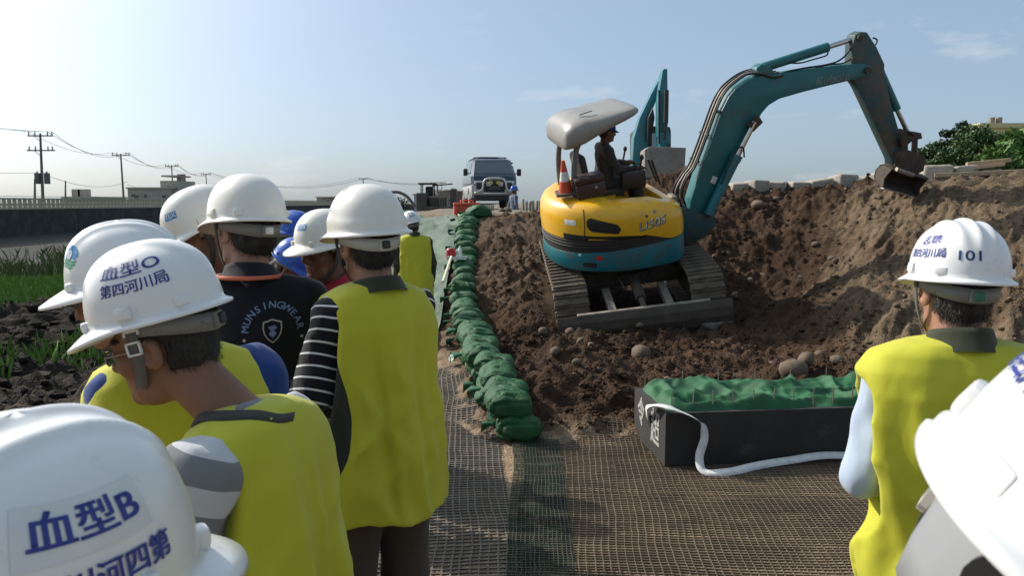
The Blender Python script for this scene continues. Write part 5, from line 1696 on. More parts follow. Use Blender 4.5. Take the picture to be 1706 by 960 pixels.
def vest_mat(name, panel=None, col=(.48, .475, .030), col2=(.43, .425, .026)):
    """lime vest cloth; panel = (y centre, half width, z low, z high): dark mesh at the sides"""
    m = cloth(name, col, col2)
    n, L = m.node_tree.nodes, m.node_tree.links
    b = n['Principled BSDF']
    b.inputs['Roughness'].default_value = .7
    if panel and 'panel' not in m:
        yc, hwid, z0, z1 = panel
        m['panel'] = 1
        t = n.new('ShaderNodeTexCoord'); sp = n.new('ShaderNodeSeparateXYZ'); L.new(t.outputs['Object'], sp.inputs[0])
        def mth(op, a, b_=None, c=None):
            q = n.new('ShaderNodeMath'); q.operation = op
            for i, v in enumerate((a, b_, c)):
                if v is None: continue
                if isinstance(v, (int, float)): q.inputs[i].default_value = v
                else: L.new(v, q.inputs[i])
            return q.outputs[0]
        ay = mth('ABSOLUTE', mth('SUBTRACT', sp.outputs['Y'], yc))
        zt = mth('MULTIPLY', mth('SUBTRACT', sp.outputs['Z'], z0), 1.0 / (z1 - z0))
        wd = mth('MULTIPLY', mth('POWER', mth('MAXIMUM', mth('MULTIPLY', mth('SUBTRACT', 1.0, zt), mth('MULTIPLY', zt, 4.0)), 0.0), .35), hwid)
        ins = mth('LESS_THAN', ay, wd)
        zin = mth('MULTIPLY', mth('GREATER_THAN', zt, 0.0), mth('LESS_THAN', zt, 1.0))
        side = mth('LESS_THAN', sp.outputs['X'], -.10)
        fac = mth('MULTIPLY', mth('MULTIPLY', ins, zin), side)
        mx = n.new('ShaderNodeMix'); mx.data_type = 'RGBA'; mx.inputs[7].default_value = (.022, .026, .018, 1)
        old = b.inputs['Base Color'].links[0].from_socket
        L.new(fac, mx.inputs[0]); L.new(old, mx.inputs[6]); L.new(mx.outputs[2], b.inputs['Base Color'])
    return m

# ------------------------------------------------------------------ hard hats
HAT = {}
def hat_mesh(style):
    if style in HAT: return HAT[style]
    n, rows = 96, []
    a_, bf, bb_, h = .112, .134, .140, .142
    e1 = 2 / 2.35
    def shell(th, bt):
        c, s_ = math.cos(th), math.sin(th)
        bl_ = bf if c > 0 else bb_
        k = (abs(s_ / a_) ** 2.15 + abs(c / bl_) ** 2.15) ** (-1 / 2.15)
        rad = max(math.cos(bt), 0) ** e1; z = h * max(math.sin(bt), 0) ** e1
        x, y = k * rad * s_, k * rad * c
        if style == 'smooth' or style == 'vent': rr = 0
        d = 0
        if style == 'ridge':
            fade = min(1, max(0, (z / h - .38) / .3))
            for xc, hh in ((0, .0075), (-.038, .0055), (.038, .0055)):
                d += hh * math.exp(-((x - xc) / .0095) ** 2) * fade
        if style == 'crest':
            fade = min(1, max(0, (z / h - .3) / .3))
            d += .008 * (1 / (1 + math.exp((abs(x) - .032) / .004))) * fade
        if style == 'vent':
            d += .004 / (1 + math.exp((z - .042 - .012 * c) / .0035))
        v = Vector((x / a_ ** 2, y / bl_ ** 2, z / h ** 2 + .01)).normalized()
        return Vector((x, y, z)) + v * d
    nb = 34
    for i in range(nb + 1):
        bt = math.pi / 2 * (1 - i / nb)
        rows.append([shell(2 * math.pi * k / n, max(bt, 0)) for k in range(n)])
    vis = .050 if style != 'crest' else .046
    for (f, dz) in ((.25, -.004), (.6, -.007), (1.0, -.010), (1.04, -.016)):
        r_ = []
        for k in range(n):
            th = 2 * math.pi * k / n
            c = math.cos(th)
            p = shell(th, 0)
            fr = max(0, c) ** 2.2
            e = (.011 + vis * fr + (.004 if c < 0 else 0))
            d = Vector((p.x, p.y, 0)).normalized()
            d = (d * (1 - fr) + Vector((d.x * .4, 1, 0)).normalized() * fr)
            r_.append(p + d * e * f + Vector((0, 0, dz - .024 * fr * f ** 1.3)))
        rows.append(r_)
    mb = MB()
    mb.loft(rows, caps=False)
    me = mb.mesh('hard_hat_' + style, True)
    HAT[style] = (me, bvh_of(me))
    return HAT[style]
def ribbon(pts, sides, wd, thick=.003):
    mb = MB()
    A = [[Vector(p) + Vector(s_).normalized() * wd / 2, Vector(p) - Vector(s_).normalized() * wd / 2] for p, s_ in zip(pts, sides)]
    mb.grid(A)
    return mb
def hard_hat(root, M, hc, style, material, tilt=0.0, band=grey_band, knob=blk, strap=dark_band, strap_w=.018, buckle=False, slots=True, lift=.042, plate_back=False):
    me, bvh = hat_mesh(style)
    o = obj('hard_hat', me.copy(), None, root)
    o.data.materials.append(material)
    Mh = M @ Matrix.Rotation(-tilt, 3, 'X')
    o.matrix_local = Matrix.Translation(Vector(hc) + M @ Vector((0, -.006, lift))) @ Mh.to_4x4()
    md = o.modifiers.new('shell', 'SOLIDIFY'); md.thickness = .003; md.offset = -1
    if slots:
        for sx in (-1, 1):
            MB().box((sx * .1125, .008, .017), (.013, .036, .026), rot=(0, R(-sx * 8), 0), bev=.005).build('accessory_slot', material, o, angle=40)
            MB().box((sx * .060, .119, .006), (.024, .018, .022), rot=(0, 0, R(-sx * 30)), bev=.006).build('accessory_slot', material, o, angle=40)
            MB().box((sx * .082, -.098, .014), (.03, .012, .02), rot=(0, 0, R(sx * 38)), bev=.004).build('accessory_slot', material, o, angle=40)
    # headband round the back of the head
    hb = MB()
    P = []
    for k in range(33):
        th = R(70) + R(220) * k / 32
        c, s_ = math.cos(th), math.sin(th)
        dip = max(0, -c) ** 1.3
        P.append([(.093 * s_, .113 * c - .008 * dip, -.004 - .022 * dip), (.090 * s_, .110 * c - .006 * dip, -.036 - .028 * dip)])
    hb.grid(P)
    hbo = hb.build('headband', band, o, smooth=True)
    sm_ = hbo.modifiers.new('t', 'SOLIDIFY'); sm_.thickness = .003
    if plate_back:
        pb_ = MB(); P = []
        for k in range(25):
            th = R(110) + R(140) * k / 24
            c, s_ = math.cos(th), math.sin(th)
            P.append([(.098 * s_, .120 * c, .006), (.098 * s_, .121 * c, -.03), (.094 * s_, .118 * c, -.07), (.088 * s_, .110 * c, -.098)])
        pb_.grid(P)
        q_ = pb_.build('nape_plate', band, o, smooth=True); q_.modifiers.new('t', 'SOLIDIFY').thickness = .003
        MB().tube([(-.045, -.112, -.035), (-.047, -.122, -.035)], .019, 18).build('plate_hole', blk, o)
        for k in range(4):
            MB().box((-.052 + k * .012, -.117 - k * .001, -.075), (.006, .012, .016), bev=.002).build('plate_slot', blk, o)
    MB().box((0, -.122, -.044), (.040, .014, .036), bev=.006).build('ratchet_housing', band, o, angle=40)
    MB().box((0, -.131, -.044), (.026, .012, .024), bev=.005).build('ratchet_knob', knob, o, angle=40)
    # chin strap
    if strap:
        for sx in (-1, 1):
            pts = curve_pts([(sx * .099, .012, .0), (sx * .094, .016, -.045), (sx * .085, .022, -.09), (sx * .066, .038, -.128), (sx * .035, .062, -.158), (0, .072, -.168)], 5)
            sides = [Vector((.0, 1, 0)).lerp(Vector((0, .75, .65)), min(1, i / len(pts) * 1.1)) for i in range(len(pts))]
            r_ = ribbon(pts, sides, strap_w).build('chin_strap', strap, o, smooth=True)
            q_ = r_.modifiers.new('t', 'SOLIDIFY'); q_.thickness = .0025
            if buckle:
                mb = MB()
                for (dy, dz, sy, sz) in ((-.013, 0, .004, .026), (.013, 0, .004, .026), (0, -.012, .03, .004), (0, .012, .03, .004)):
                    mb.box((sx * .0945, .018 + dy, -.056 + dz), (.006, sy, sz))
                mb.build('strap_buckle', white_pl, o)
                mb = MB().box((sx * .101, .012, -.004), (.006, .012, .028), bev=.002).box((sx * .099, .012, -.020), (.006, .030, .006), bev=.002).box((sx * .099, -.002, -.024), (.006, .004, .010)).box((sx * .099, .026, -.024), (.006, .004, .010))
                mb.build('strap_hook', white_pl, o)
    return o, bvh
def letter(hat, bvh, body, size, az, el, rad, material=ink, roll=0.0, bold=.0, plate=None, sx=1.0):
    V, F = text_shape(body, size, .007, bold)
    V = [Vector((p.x * sx, p.y, 0)) for p in V]
    if plate:
        pw, ph = plate
        G, H_ = gridrect(-pw / 2, pw / 2, -ph / 2, ph / 2, 16, 6)
        P, Q = wrap_on(G, H_, bvh, az, el, rad, roll, .0008)
        MB().add(P, Q).build('name_sticker', mat('sticker film', (.70, .71, .70), .3), hat, smooth=True)
    P, Q = wrap_on(V, F, bvh, az, el, rad, roll, .0016)
    return MB().add(P, Q).build('lettering', material, hat)

# ------------------------------------------------------------------ one person
def person(label, W=None, heading=0.0, head=(0, 0, 0), lean=0.0, s=None, ground=0.0, sk=skin_a, shirt=None, sleeve='long', vest=None, hem=.70, vest_scale=(1, 1), collar=None, collar_h=.05, trousers=None, arms=None, hat=None, fine=.0055, coarse=.013, matrix=None, legs=None, group=None, face=True, hair=True, fold=1.0, seed=0, shoulder=1.0, holes=(-1, 1), taper=1.0, poke=0.0, droop=.25, sleeve_r=.064, hole_drop=.035, hole_r=.074):
    if fine >= .008: coarse = max(coarse, .018)
    Ml = Matrix.Rotation(-lean, 3, 'X')
    piv = Vector((0, 0, .93))
    U = lambda x, y, z: piv + Ml @ (Vector((x, y, z)) - piv)
    M = Matrix.Rotation(-head[0], 3, 'Z') @ Matrix.Rotation(-head[1], 3, 'X') @ Matrix.Rotation(head[2], 3, 'Y')
    hc = U(0, poke, 1.50 - poke * droop) + M @ Vector((0, .022, .078))
    root = thing('person', label, 'person', group=group)
    if matrix is None:
        if s is None: s = (W.z - ground) / hc.z
        Rz = Matrix.Rotation(-heading, 3, 'Z')
        o_ = Rz @ (hc * s)
        root.location = (W.x - o_.x, W.y - o_.y, W.z - hc.z * s)
        root.rotation_euler = (0, 0, -heading)
        root.scale = (s, s, s)
    else:
        root.matrix_world = matrix
    H = lambda x, y, z: hc + M @ Vector((x, y, z))
    sh = {sd_: U(sd_ * .168 * (shoulder if sd_ in holes else min(shoulder, .80)), -.012, 1.362) for sd_ in (-1, 1)}
    el_, ha = {}, {}
    for sd_ in (-1, 1):
        e, h_ = (arms or {}).get(sd_, ((sd_ * .055, -.03, -.275), (sd_ * .005, .09, -.235)))
        el_[sd_] = sh[sd_] + Vector(e); ha[sd_] = el_[sd_] + Vector(h_)
    lg = {}
    for sd_ in (-1, 1):
        lg[sd_] = [Vector(q) for q in (legs[sd_] if legs else ((sd_ * .09, 0, .90), (sd_ * .10, .015, .49), (sd_ * .105, -.02, .09), (sd_ * .125, .13, .04)))]
    pts = list(sh.values()) + list(el_.values()) + list(ha.values()) + [q for v in lg.values() for q in v] + [hc]
    lo = np.min([list(p) for p in pts], 0) - .2; hi = np.max([list(p) for p in pts], 0) + .2
    # --- body
    f = Field(fine_axis(lo[0], hi[0], hc.x - .11, hc.x + .11, coarse, fine), fine_axis(lo[1], hi[1], hc.y - .13, hc.y + .14, coarse, fine), fine_axis(lo[2], hi[2], hc.z - .15, hc.z + .14, coarse, fine))
    f.ell(U(0, 0, 1.25), (.15, .10, .19), k=.05).ell(U(0, .01, 1.06), (.135, .10, .15), k=.05).ell((0, 0, .93), (.15, .105, .12), k=.05)
    f.cap(sh[-1], sh[1], .052, .052, k=.05).cap(U(-.05, -.02, 1.405), sh[-1], .036, .04, .04).cap(U(.05, -.02, 1.405), sh[1], .036, .04, .04)
    for sd_ in (-1, 1):
        f.cap(sh[sd_], el_[sd_], .048, .039, .03).cap(el_[sd_], ha[sd_], .039, .027, .015)
        d = (ha[sd_] - el_[sd_]).normalized(); sdv = d.orthogonal().normalized(); nv = d.cross(sdv)
        f.cap(ha[sd_], ha[sd_] + d * .07, .03, .035, .012)
        for kf, (off, ln) in enumerate(((-.03, .07), (-.01, .085), (.01, .08), (.028, .06))):
            b0 = ha[sd_] + d * .08 + sdv * off
            f.cap(b0, b0 + d * ln * .55 + nv * .012, .0105, .0095, .004).cap(b0 + d * ln * .55 + nv * .012, b0 + d * ln * .85 + nv * .035, .0095, .008, .004)
        f.cap(ha[sd_] + d * .02 - sdv * .03, ha[sd_] + d * .07 - sdv * .06 + nv * .02, .013, .010, .008)
        a, b_, c, d4 = lg[sd_]
        f.cap(a, b_, .078, .052, .03).cap(b_, c, .052, .036, .02).cap(c, d4, .04, .035, .02)
    f.cap(U(0, -.02, 1.38), H(0, -.02, -.045), .060, .056, .03)
    f.ell(H(0, -.012, .038), (.075, .095, .084), M, .02)
    f.ell(H(0, .030, -.040), (.058, .062, .076), M, .03)
    if face:
        f.cap(H(-.028, .035, -.088), H(.028, .035, -.088), .026, .026, .03).cap(H(-.008, .074, -.096), H(.008, .074, -.096), .017, .017, .022)
        f.cap(H(-.036, .076, .026), H(.036, .076, .026), .013, .013, .014)
        for sd_ in (-1, 1):
            f.ell(H(sd_ * .031, .100, .004), (.019, .017, .012), M, .012, cut=True)
            f.ell(H(sd_ * .031, .079, .004), (.0155, .012, .0115), M, .004)
            f.ell(H(sd_ * .042, .062, -.022), (.024, .022, .022), M, .02)
            f.cap(H(sd_ * .012, .094, -.032), H(sd_ * .012, .088, -.032), .0085, .0085, .007)
        f.cap(H(0, .090, .014), H(0, .108, -.026), .0075, .0125, .010)
        f.cap(H(-.016, .0845, -.055), H(.016, .0845, -.055), .0068, .0068, .005).cap(H(-.007, .0895, -.055), H(.007, .0895, -.055), .0068, .0068, .005)
        f.cap(H(-.014, .084, -.068), H(.014, .084, -.068), .0075, .0075, .006)
        f.cap(H(-.024, .094, -.0615), H(.024, .094, -.0615), .0028, .0028, .003, cut=True)
    for sd_ in (-1, 1):
        Me = M @ Matrix.Rotation(sd_ * R(-24), 3, 'Z') @ Matrix.Rotation(R(-10), 3, 'X')
        f.ell(H(sd_ * .080, -.010, -.008), (.009, .021, .034), Me, .008)
        f.ell(H(sd_ * .090, -.004, -.006), (.007, .012, .021), Me, .005, cut=True)
    V, Q = f.surface()
    me = np_mesh('body', V, Q)
    C3 = (V[Q].mean(1) - np.array(hc)) @ np.array(M)
    mi = np.zeros(len(Q), np.int32)
    if face:
        mi[(np.abs(C3[:, 0]) < .024) & (C3[:, 1] > .082) & (np.abs(C3[:, 2] + .0615) < .013)] = 1
        for sd_ in (-1, 1):
            mi[(np.abs(C3[:, 0] - sd_ * .034) < .021) & (C3[:, 1] > .062) & (np.abs(C3[:, 2] - .031 + abs(0) * .1) < .0055)] = 2
    me.polygons.foreach_set('material_index', mi)
    body = obj('body', me, [sk, lip_m, hair_m], root)
    if face:
        for sd_ in (-1, 1):
            e = MB().ball((0, 0, 0), .0122, 14, 10)
            Vv = np.array(e.v)
            e.m = [1 if np.mean([e.v[i][1] for i in fc]) > .0105 else 0 for fc in e.f]
            eo = e.build('eye', [eye_w, eye_d], root, smooth=True)
            eo.matrix_local = Matrix.Translation(H(sd_ * .031, .0805, .004)) @ M.to_4x4()
    # --- hair
    if hair:
        g = Field(np.arange(hc.x - .14, hc.x + .14, .006), np.arange(hc.y - .15, hc.y + .15, .006), np.arange(hc.z - .17, hc.z + .16, .006))
        g.ell(H(0, -.016, .040), (.0815, .1005, .092), M, .02).ell(H(0, -.050, -.025), (.066, .056, .062), M, .03)
        gg = np.meshgrid(*g.a, indexing='ij')
        A = np.array(M)
        hx, hy, hz_ = [A[0, i] * (gg[0] - hc.x) + A[1, i] * (gg[1] - hc.y) + A[2, i] * (gg[2] - hc.z) for i in range(3)]
        front = hy - np.where(hz_ > .05, .075, np.where(hz_ > -.005, .030, -.028))
        ear = .030 - np.sqrt((hy + .006) ** 2 + (hz_ + .010) ** 2) + 0 * hx
        g.F = np.maximum(np.maximum(g.F + .004 * vnoise(gg[0] * 60, gg[1] * 60, gg[2] * 25, seed), front), np.maximum(ear, -(hz_ + .082)))
        V, Q = g.surface()
        if len(Q):
            nq = 0
            if fine < .0065:     # loose strands over the cap of hair
                gq = np.random.default_rng(seed)
                pick = gq.integers(0, len(Q), 7000)
                A4 = V[Q[pick]]
                c4 = A4.mean(1) + gq.normal(0, .003, (7000, 3))
                nn = np.cross(A4[:, 2] - A4[:, 0], A4[:, 3] - A4[:, 1]); nn /= np.linalg.norm(nn, axis=1)[:, None] + 1e-9
                dv = nn * .35 + np.array(M @ Vector((0, -.35, -1))) + gq.normal(0, .25, (7000, 3)); dv /= np.linalg.norm(dv, axis=1)[:, None]
                sv = np.cross(dv, nn); sv /= np.linalg.norm(sv, axis=1)[:, None] + 1e-9
                ln = gq.uniform(.006, .016, (7000, 1)); ws = .0007
                P4 = np.stack([c4 - sv * ws, c4 + sv * ws, c4 + dv * ln + sv * ws * .3, c4 + dv * ln - sv * ws * .3], 1).reshape(-1, 3)
                Q = np.concatenate([Q, np.arange(len(P4)).reshape(-1, 4) + len(V)]); V = np.concatenate([V, P4])
            obj('hair', np_mesh('hair', V, Q), hair_m, root)
    # --- shirt
    if shirt:
        g = Field(np.arange(lo[0], hi[0], .0105), np.arange(lo[1], hi[1], .0105), np.arange(.78, max(sh[1].z, sh[-1].z, U(0, 0, 1.45).z) + .16, .0105)) if matrix is None else Field(np.arange(lo[0], hi[0], .012), np.arange(lo[1], hi[1], .012), np.arange(.8, 1.6, .012))
        g.ell(U(0, 0, 1.25), (.178, .125, .21), k=.05).ell(U(0, .012, 1.06), (.17, .13, .17), k=.05).ell((0, 0, .93), (.175, .13, .12), k=.05)
        g.cap(sh[-1], sh[1], .060, .060, k=.05).cap(U(-.045, -.022, 1.415), sh[-1], .046, .052, .04).cap(U(.045, -.022, 1.415), sh[1], .046, .052, .04)
        for sd_ in (-1, 1):
            if sleeve == 'long':
                g.cap(sh[sd_], el_[sd_], sleeve_r, sleeve_r - .007, .03).cap(el_[sd_], el_[sd_].lerp(ha[sd_], .93), .058, .042, .02)
            else:
                g.cap(sh[sd_], sh[sd_].lerp(el_[sd_], .85), sleeve_r, sleeve_r + .004, .03)
        gg = np.meshgrid(*g.a, indexing='ij')
        g.F += (fold * (.007 * vnoise(gg[0] * 11, gg[1] * 11, gg[2] * 8, seed + 1) + .004 * vnoise(gg[0] * 24, gg[1] * 24, gg[2] * 16, seed + 2) + .007 * np.abs(vnoise(gg[0] * 12 + gg[2] * 5, gg[1] * 12, gg[2] * 9 - gg[0] * 6, seed + 3)))).astype(np.float32)
        g.F = np.maximum(g.F, .80 - gg[2])
        V, Q = g.surface()
        obj('shirt', np_mesh('shirt', V, Q), shirt, root)
    # --- vest
    if vest:
        g = Field(np.arange(-.32, .32, .009), np.arange(-.30 + min(0, lean * -.0), .30 + abs(lean) * .6, .009), np.arange(hem - .12, 1.56, .009))
        gg = np.meshgrid(*g.a, indexing='ij')
        A = np.array(Ml)
        rel = [gg[0], gg[1], gg[2] - .93]
        qx, qy, qz = [A[0, i] * rel[0] + A[1, i] * rel[1] + A[2, i] * rel[2] for i in range(3)]
        qz = qz + .93
        a = np.interp(qz, [.5, .75, 1.0, 1.2, 1.32, 1.38, 1.425, 1.452, 1.470], [.256, .248, .240, .238, .236, .222, .190, .125, .05]) * vest_scale[0] * np.interp(qz, [.6, .95, 1.25], [taper, taper, 1])
        b = np.interp(qz, [.5, .75, 1.0, 1.2, 1.32, 1.38, 1.425, 1.452, 1.470], [.180, .174, .165, .155, .145, .128, .108, .088, .04]) * vest_scale[1]
        d = ((np.abs(qx) / a) ** 2.5 + (np.abs(qy + .008) / b) ** 2.5) ** (1 / 2.5) - 1
        d = d * np.minimum(a, b)
        amp = np.clip((1.42 - qz) / .35, .15, 1)
        ang = np.arctan2(qy, qx)
        fo = vnoise(ang * 2.2 + qz * .8, qz * 1.3, 0 * qz + .5, seed + 5) * .014 + vnoise(ang * 4.5 + qz * 2.4, qz * 2.6, 0 * qz + .5, seed + 6) * .010 + np.abs(vnoise(qx * 7 + qz * 4, qz * 6 - qx * 5, qy * 7, seed + 7)) * .016 + vnoise(qx * 20, qz * 14, qy * 20, seed + 8) * .002
        d = d + fold * amp * fo
        hemline = hem + .012 * np.sin(ang * 3 + seed)
        for sd_ in holes:
            p0 = sh[sd_] + Vector((sd_ * .055, 0, -hole_drop)); p1 = el_[sd_] + Vector((sd_ * .03, 0, -.05))
            dv = p1 - p0
            tt = np.clip(((gg[0] - p0.x) * dv.x + (gg[1] - p0.y) * dv.y + (gg[2] - p0.z) * dv.z) / dv.length_squared, 0, 1)
            dc = np.sqrt((gg[0] - p0.x - tt * dv.x) ** 2 + (gg[1] - p0.y - tt * dv.y) ** 2 + (gg[2] - p0.z - tt * dv.z) ** 2) - (hole_r + .012 * tt)
            hh_ = np.clip(.5 - .5 * (d + dc) / .03, 0, 1)
            d = -dc * hh_ + d * (1 - hh_) + .03 * hh_ * (1 - hh_)
        g.F = np.maximum(np.maximum(d, hemline - qz), qz - 1.466).astype(np.float32)
        V, Q = g.surface()
        obj('vest', np_mesh('vest', V, Q), vest, root)
        # shoulder piping of the armholes
        for sd_ in (-1, 1):
            pp = []
            for an in np.linspace(-1.9, 1.9, 18):
                zz_ = 1.295 + .105 * math.cos(an); yy = -.008 + .105 * math.sin(an)
                aa = float(np.interp(zz_, [1.0, 1.2, 1.3, 1.36, 1.405], [.236, .230, .222, .208, .180])) * vest_scale[0]
                pp.append(U(sd_ * (aa + .001) * (1 - .25 * (abs(yy) / .15) ** 2.5), yy, zz_))
    # --- collar
    if collar:
        cb_ = MB()
        rows = []
        c0 = U(0, -.026, 1.432); dn = (Ml @ Vector((0, .22, 1))).normalized()
        xx = Vector((1, 0, 0)); yy_ = dn.cross(xx).normalized() * -1
        yy_ = -dn.cross(xx).normalized() if (-dn.cross(xx)).y > 0 else dn.cross(xx).normalized()
        for (rr, hh) in ((.094, -.012), (.086, .006), (.079, collar_h * .7), (.076, collar_h), (.073, collar_h), (.072, collar_h * .3), (.072, -.01)):
            row = []
            for k in range(41):
                th = R(-90) + R(22) + R(316) * k / 40 - R(0)
                th = R(90) + R(22) + R(316) * k / 40
                fr = abs(math.cos((th - R(90)) / 2))
                row.append(c0 + xx * rr * math.cos(th) + yy_ * rr * 1.02 * math.sin(th) + dn * (hh - .022 * max(0, math.sin(th))))
            rows.append(row)
        cb_.grid(rows)
        cb_.build('collar', collar, root, smooth=True)
    # --- trousers and shoes
    if trousers:
        zt = 1.02
        g = Field(np.arange(lo[0], hi[0], .014), np.arange(lo[1], hi[1], .014), np.arange(lo[2] + .1, zt + .05, .014))
        g.ell((0, 0, .95), (.165, .125, .13), k=.04)
        for sd_ in (-1, 1):
            a, b_, c, d4 = lg[sd_]
            g.cap(a, b_, .098, .074, .03).cap(b_, b_.lerp(c, .95), .074, .064, .02)
        gg = np.meshgrid(*g.a, indexing='ij')
        g.F += (.008 * vnoise(gg[0] * 12, gg[1] * 12, gg[2] * 7, seed + 11)).astype(np.float32)
        V, Q = g.surface()
        obj('trousers', np_mesh('trousers', V, Q), trousers, root)
        for sd_ in (-1, 1):
            a, b_, c, d4 = lg[sd_]
            mid = (c + d4) / 2
            MB().ball((mid.x, mid.y + .01, mid.z - .01), (.052, .14, .055), 14, 10).box((mid.x, mid.y + .012, mid.z - .05), (.095, .27, .03), bev=.012).build('shoe', mat('dark work shoe', (.03, .026, .022), .6), root, smooth=True, angle=50)
    hats = None
    if hat:
        hats = hard_hat(root, M, hc, **hat)
    return dict(root=root, M=M, hc=hc, hat=hats, U=U, H=H, body=body, s=s)
lime = vest_mat('lime vest')
lime_p = vest_mat('lime vest with dark side panel', (-.02, .085, .80, 1.285))
jean = cloth('dark work trousers', (.045, .036, .030), (.032, .026, .022))
navy = cloth('navy trousers', (.018, .022, .035))
blackp = cloth('black polo cloth', (.0075, .0085, .013), (.005, .006, .010), weave=300)
# bar_O : man in profile, near left
PB = person('man in profile with glasses, striped grey sleeve, lime vest and lettered white hard hat', at(272, 573, 1.50), R(-74), head=(R(-14), R(14), R(-2)), lean=R(3), holes=(-1,), poke=.15, droop=-.1, sleeve_r=.078, hole_r=.092, shoulder=1.1, sk=skin_a,
            shirt=cloth('grey and white banded sleeve cloth', (.50, .51, .53), (.44, .45, .47), stripes=((.17, .18, .19), (.25, -.25, 1), .098, .5, .33)), sleeve='short', vest=lime, hem=.66, vest_scale=(.96, .83), trousers=jean,
            arms={-1: ((-.075, .06, -.27), (.05, .16, -.20)), 1: ((.06, .05, -.27), (-.02, .2, -.15))},
            hat=dict(style='crest', lift=.068, material=hat_white, strap=grey_strap, strap_w=.024, buckle=True, band=grey_band), fine=.0042, seed=3, fold=1.5)
h_, b_ = PB['hat']
letter(h_, b_, '血型O', .040, R(-100), R(40), .135, bold=.0005, sx=1.2)
letter(h_, b_, '第四河川局', .032, R(-101), R(22), .135, bold=.0005)
gl = thing  # glasses are part of the wearer
gm = MB()
for sd_ in (-1, 1):
    c = PB['H'](sd_ * .033, .104, .0)
    pts = [PB['H'](sd_ * .033 + .022 * math.cos(a), .104 - .006 * abs(math.cos(a)), .016 * math.sin(a)) for a in np.linspace(0, 2 * math.pi, 17)]
    gm.tube(pts, .0012, 5, caps=False)
    gm.tube([PB['H'](sd_ * .055, .098, .004), PB['H'](sd_ * .080, .04, .006), PB['H'](sd_ * .083, -.005, .004)], .0014, 5)
gm.tube([PB['H'](-.011, .104, .004), PB['H'](.011, .104, .004)], .0012, 5)
go = gm.build('glasses', mat('thin metal frame', (.35, .33, .3), .3, metal=.8), PB['root'])
lens = mat('lens glass', (.85, .87, .85), .02)
lens.node_tree.nodes['Principled BSDF'].inputs['Transmission Weight'].default_value = .9
lens.node_tree.nodes['Principled BSDF'].inputs['IOR'].default_value = 1.1
for sd_ in (-1, 1):
    mb = MB()
    ring = [PB['H'](sd_ * .033 + .021 * math.cos(a), .1035 - .006 * abs(math.cos(a)), .0152 * math.sin(a)) for a in np.linspace(0, 2 * math.pi, 17)[:-1]]
    mb.add(ring, [tuple(range(16))]); mb.build('lens', lens, go)
# black neck strap over his shoulder
U = PB['U']
vb_ = bvh_of([o for o in PB['root'].children if o.name.startswith('vest')][0].data)
Mlb = Matrix.Rotation(-R(3), 3, 'X')
pts = []
for (x, y) in ((.02, -.095), (-.03, -.092), (-.07, -.07), (-.092, -.03), (-.098, .01), (-.096, .05), (-.090, .085), (-.084, .105), (-.080, .118), (-.076, .126)):
    hh_ = vb_.ray_cast(U(x, y, 1.75), Mlb @ Vector((0, 0, -1)))
    if hh_[0] is not None: pts.append(hh_[0] + Mlb @ Vector((0, 0, .005)) + Vector((-.002, .002, 0)))
pts = curve_pts(pts, 4)
r_ = ribbon(pts, [Vector((-.8, -.3, -.5)) for i in range(len(pts))], .026).build('neck_strap', dark_band, PB['root'], smooth=True)
r_.modifiers.new('t', 'SOLIDIFY').thickness = .003

# emblem hat man, bent forward behind him
PA = person('stooping man in blue shirt and lime vest, white hard hat with round emblem', at(212, 497, 1.86), R(-46), head=(R(-68), R(6), R(0)), lean=R(14), poke=.15, droop=-.15, holes=(1,), hole_drop=.0, hole_r=.092, sleeve_r=.070, shoulder=1.15, vest_scale=(.90, .92), sk=skin_a, shirt=cloth('royal blue shirt', (.012, .048, .20), (.010, .038, .165)), vest=lime, hem=.66, collar=olive, collar_h=.06, trousers=navy,
            arms={-1: ((-.05, .02, -.28), (.03, .22, -.1)), 1: ((.07, .0, -.27), (0, .2, -.15))}, hat=dict(style='ridge', material=hat_white), fine=.008, seed=5)
h_, b_ = PA['hat']
def disc(r0, seg=24, clip=None):
    V = [Vector((0, 0, 0))]; F = []
    for i in range(1, 5):
        for k in range(seg): V.append(Vector((r0 * i / 4 * math.cos(2 * math.pi * k / seg), r0 * i / 4 * math.sin(2 * math.pi * k / seg), 0)))
    for k in range(seg): F.append((0, 1 + k, 1 + (k + 1) % seg))
    for i in range(3):
        for k in range(seg): F.append((1 + i * seg + k, 1 + (i + 1) * seg + k, 1 + (i + 1) * seg + (k + 1) % seg, 1 + i * seg + (k + 1) % seg))
    return V, F
em_b = mat('emblem blue', (.02, .22, .48), .4); em_g = mat('emblem green', (.02, .30, .16), .4)
EAZ, EEL = R(-24), R(25)
V, F = disc(.029)
P, Q = wrap_on([p for p in V], [f for f in F if min(V[i].y for i in f) > -.006], b_, EAZ, EEL, .135, off=.0014)
MB().add(P, Q).build('emblem', em_b, h_)
for k, (yy, ww) in enumerate(((-.009, .028), (-.0165, .024), (-.024, .016))):
    G, H4 = gridrect(-ww, ww, 0, 0, 16, 2, shape=lambda u: (yy - .0025 + .003 * math.sin(u * 6.28), yy + .0025 + .003 * math.sin(u * 6.28)))
    P, Q = wrap_on(G, H4, b_, EAZ, EEL, .135, off=.0014); MB().add(P, Q).build('emblem', em_g, h_)
V, F = disc(.008); P, Q = wrap_on([Vector((p.x, p.y * 1.5 + .006, 0)) for p in V], F, b_, EAZ, EEL, .135, off=.0022); MB().add(P, Q).build('emblem', white_m, h_)

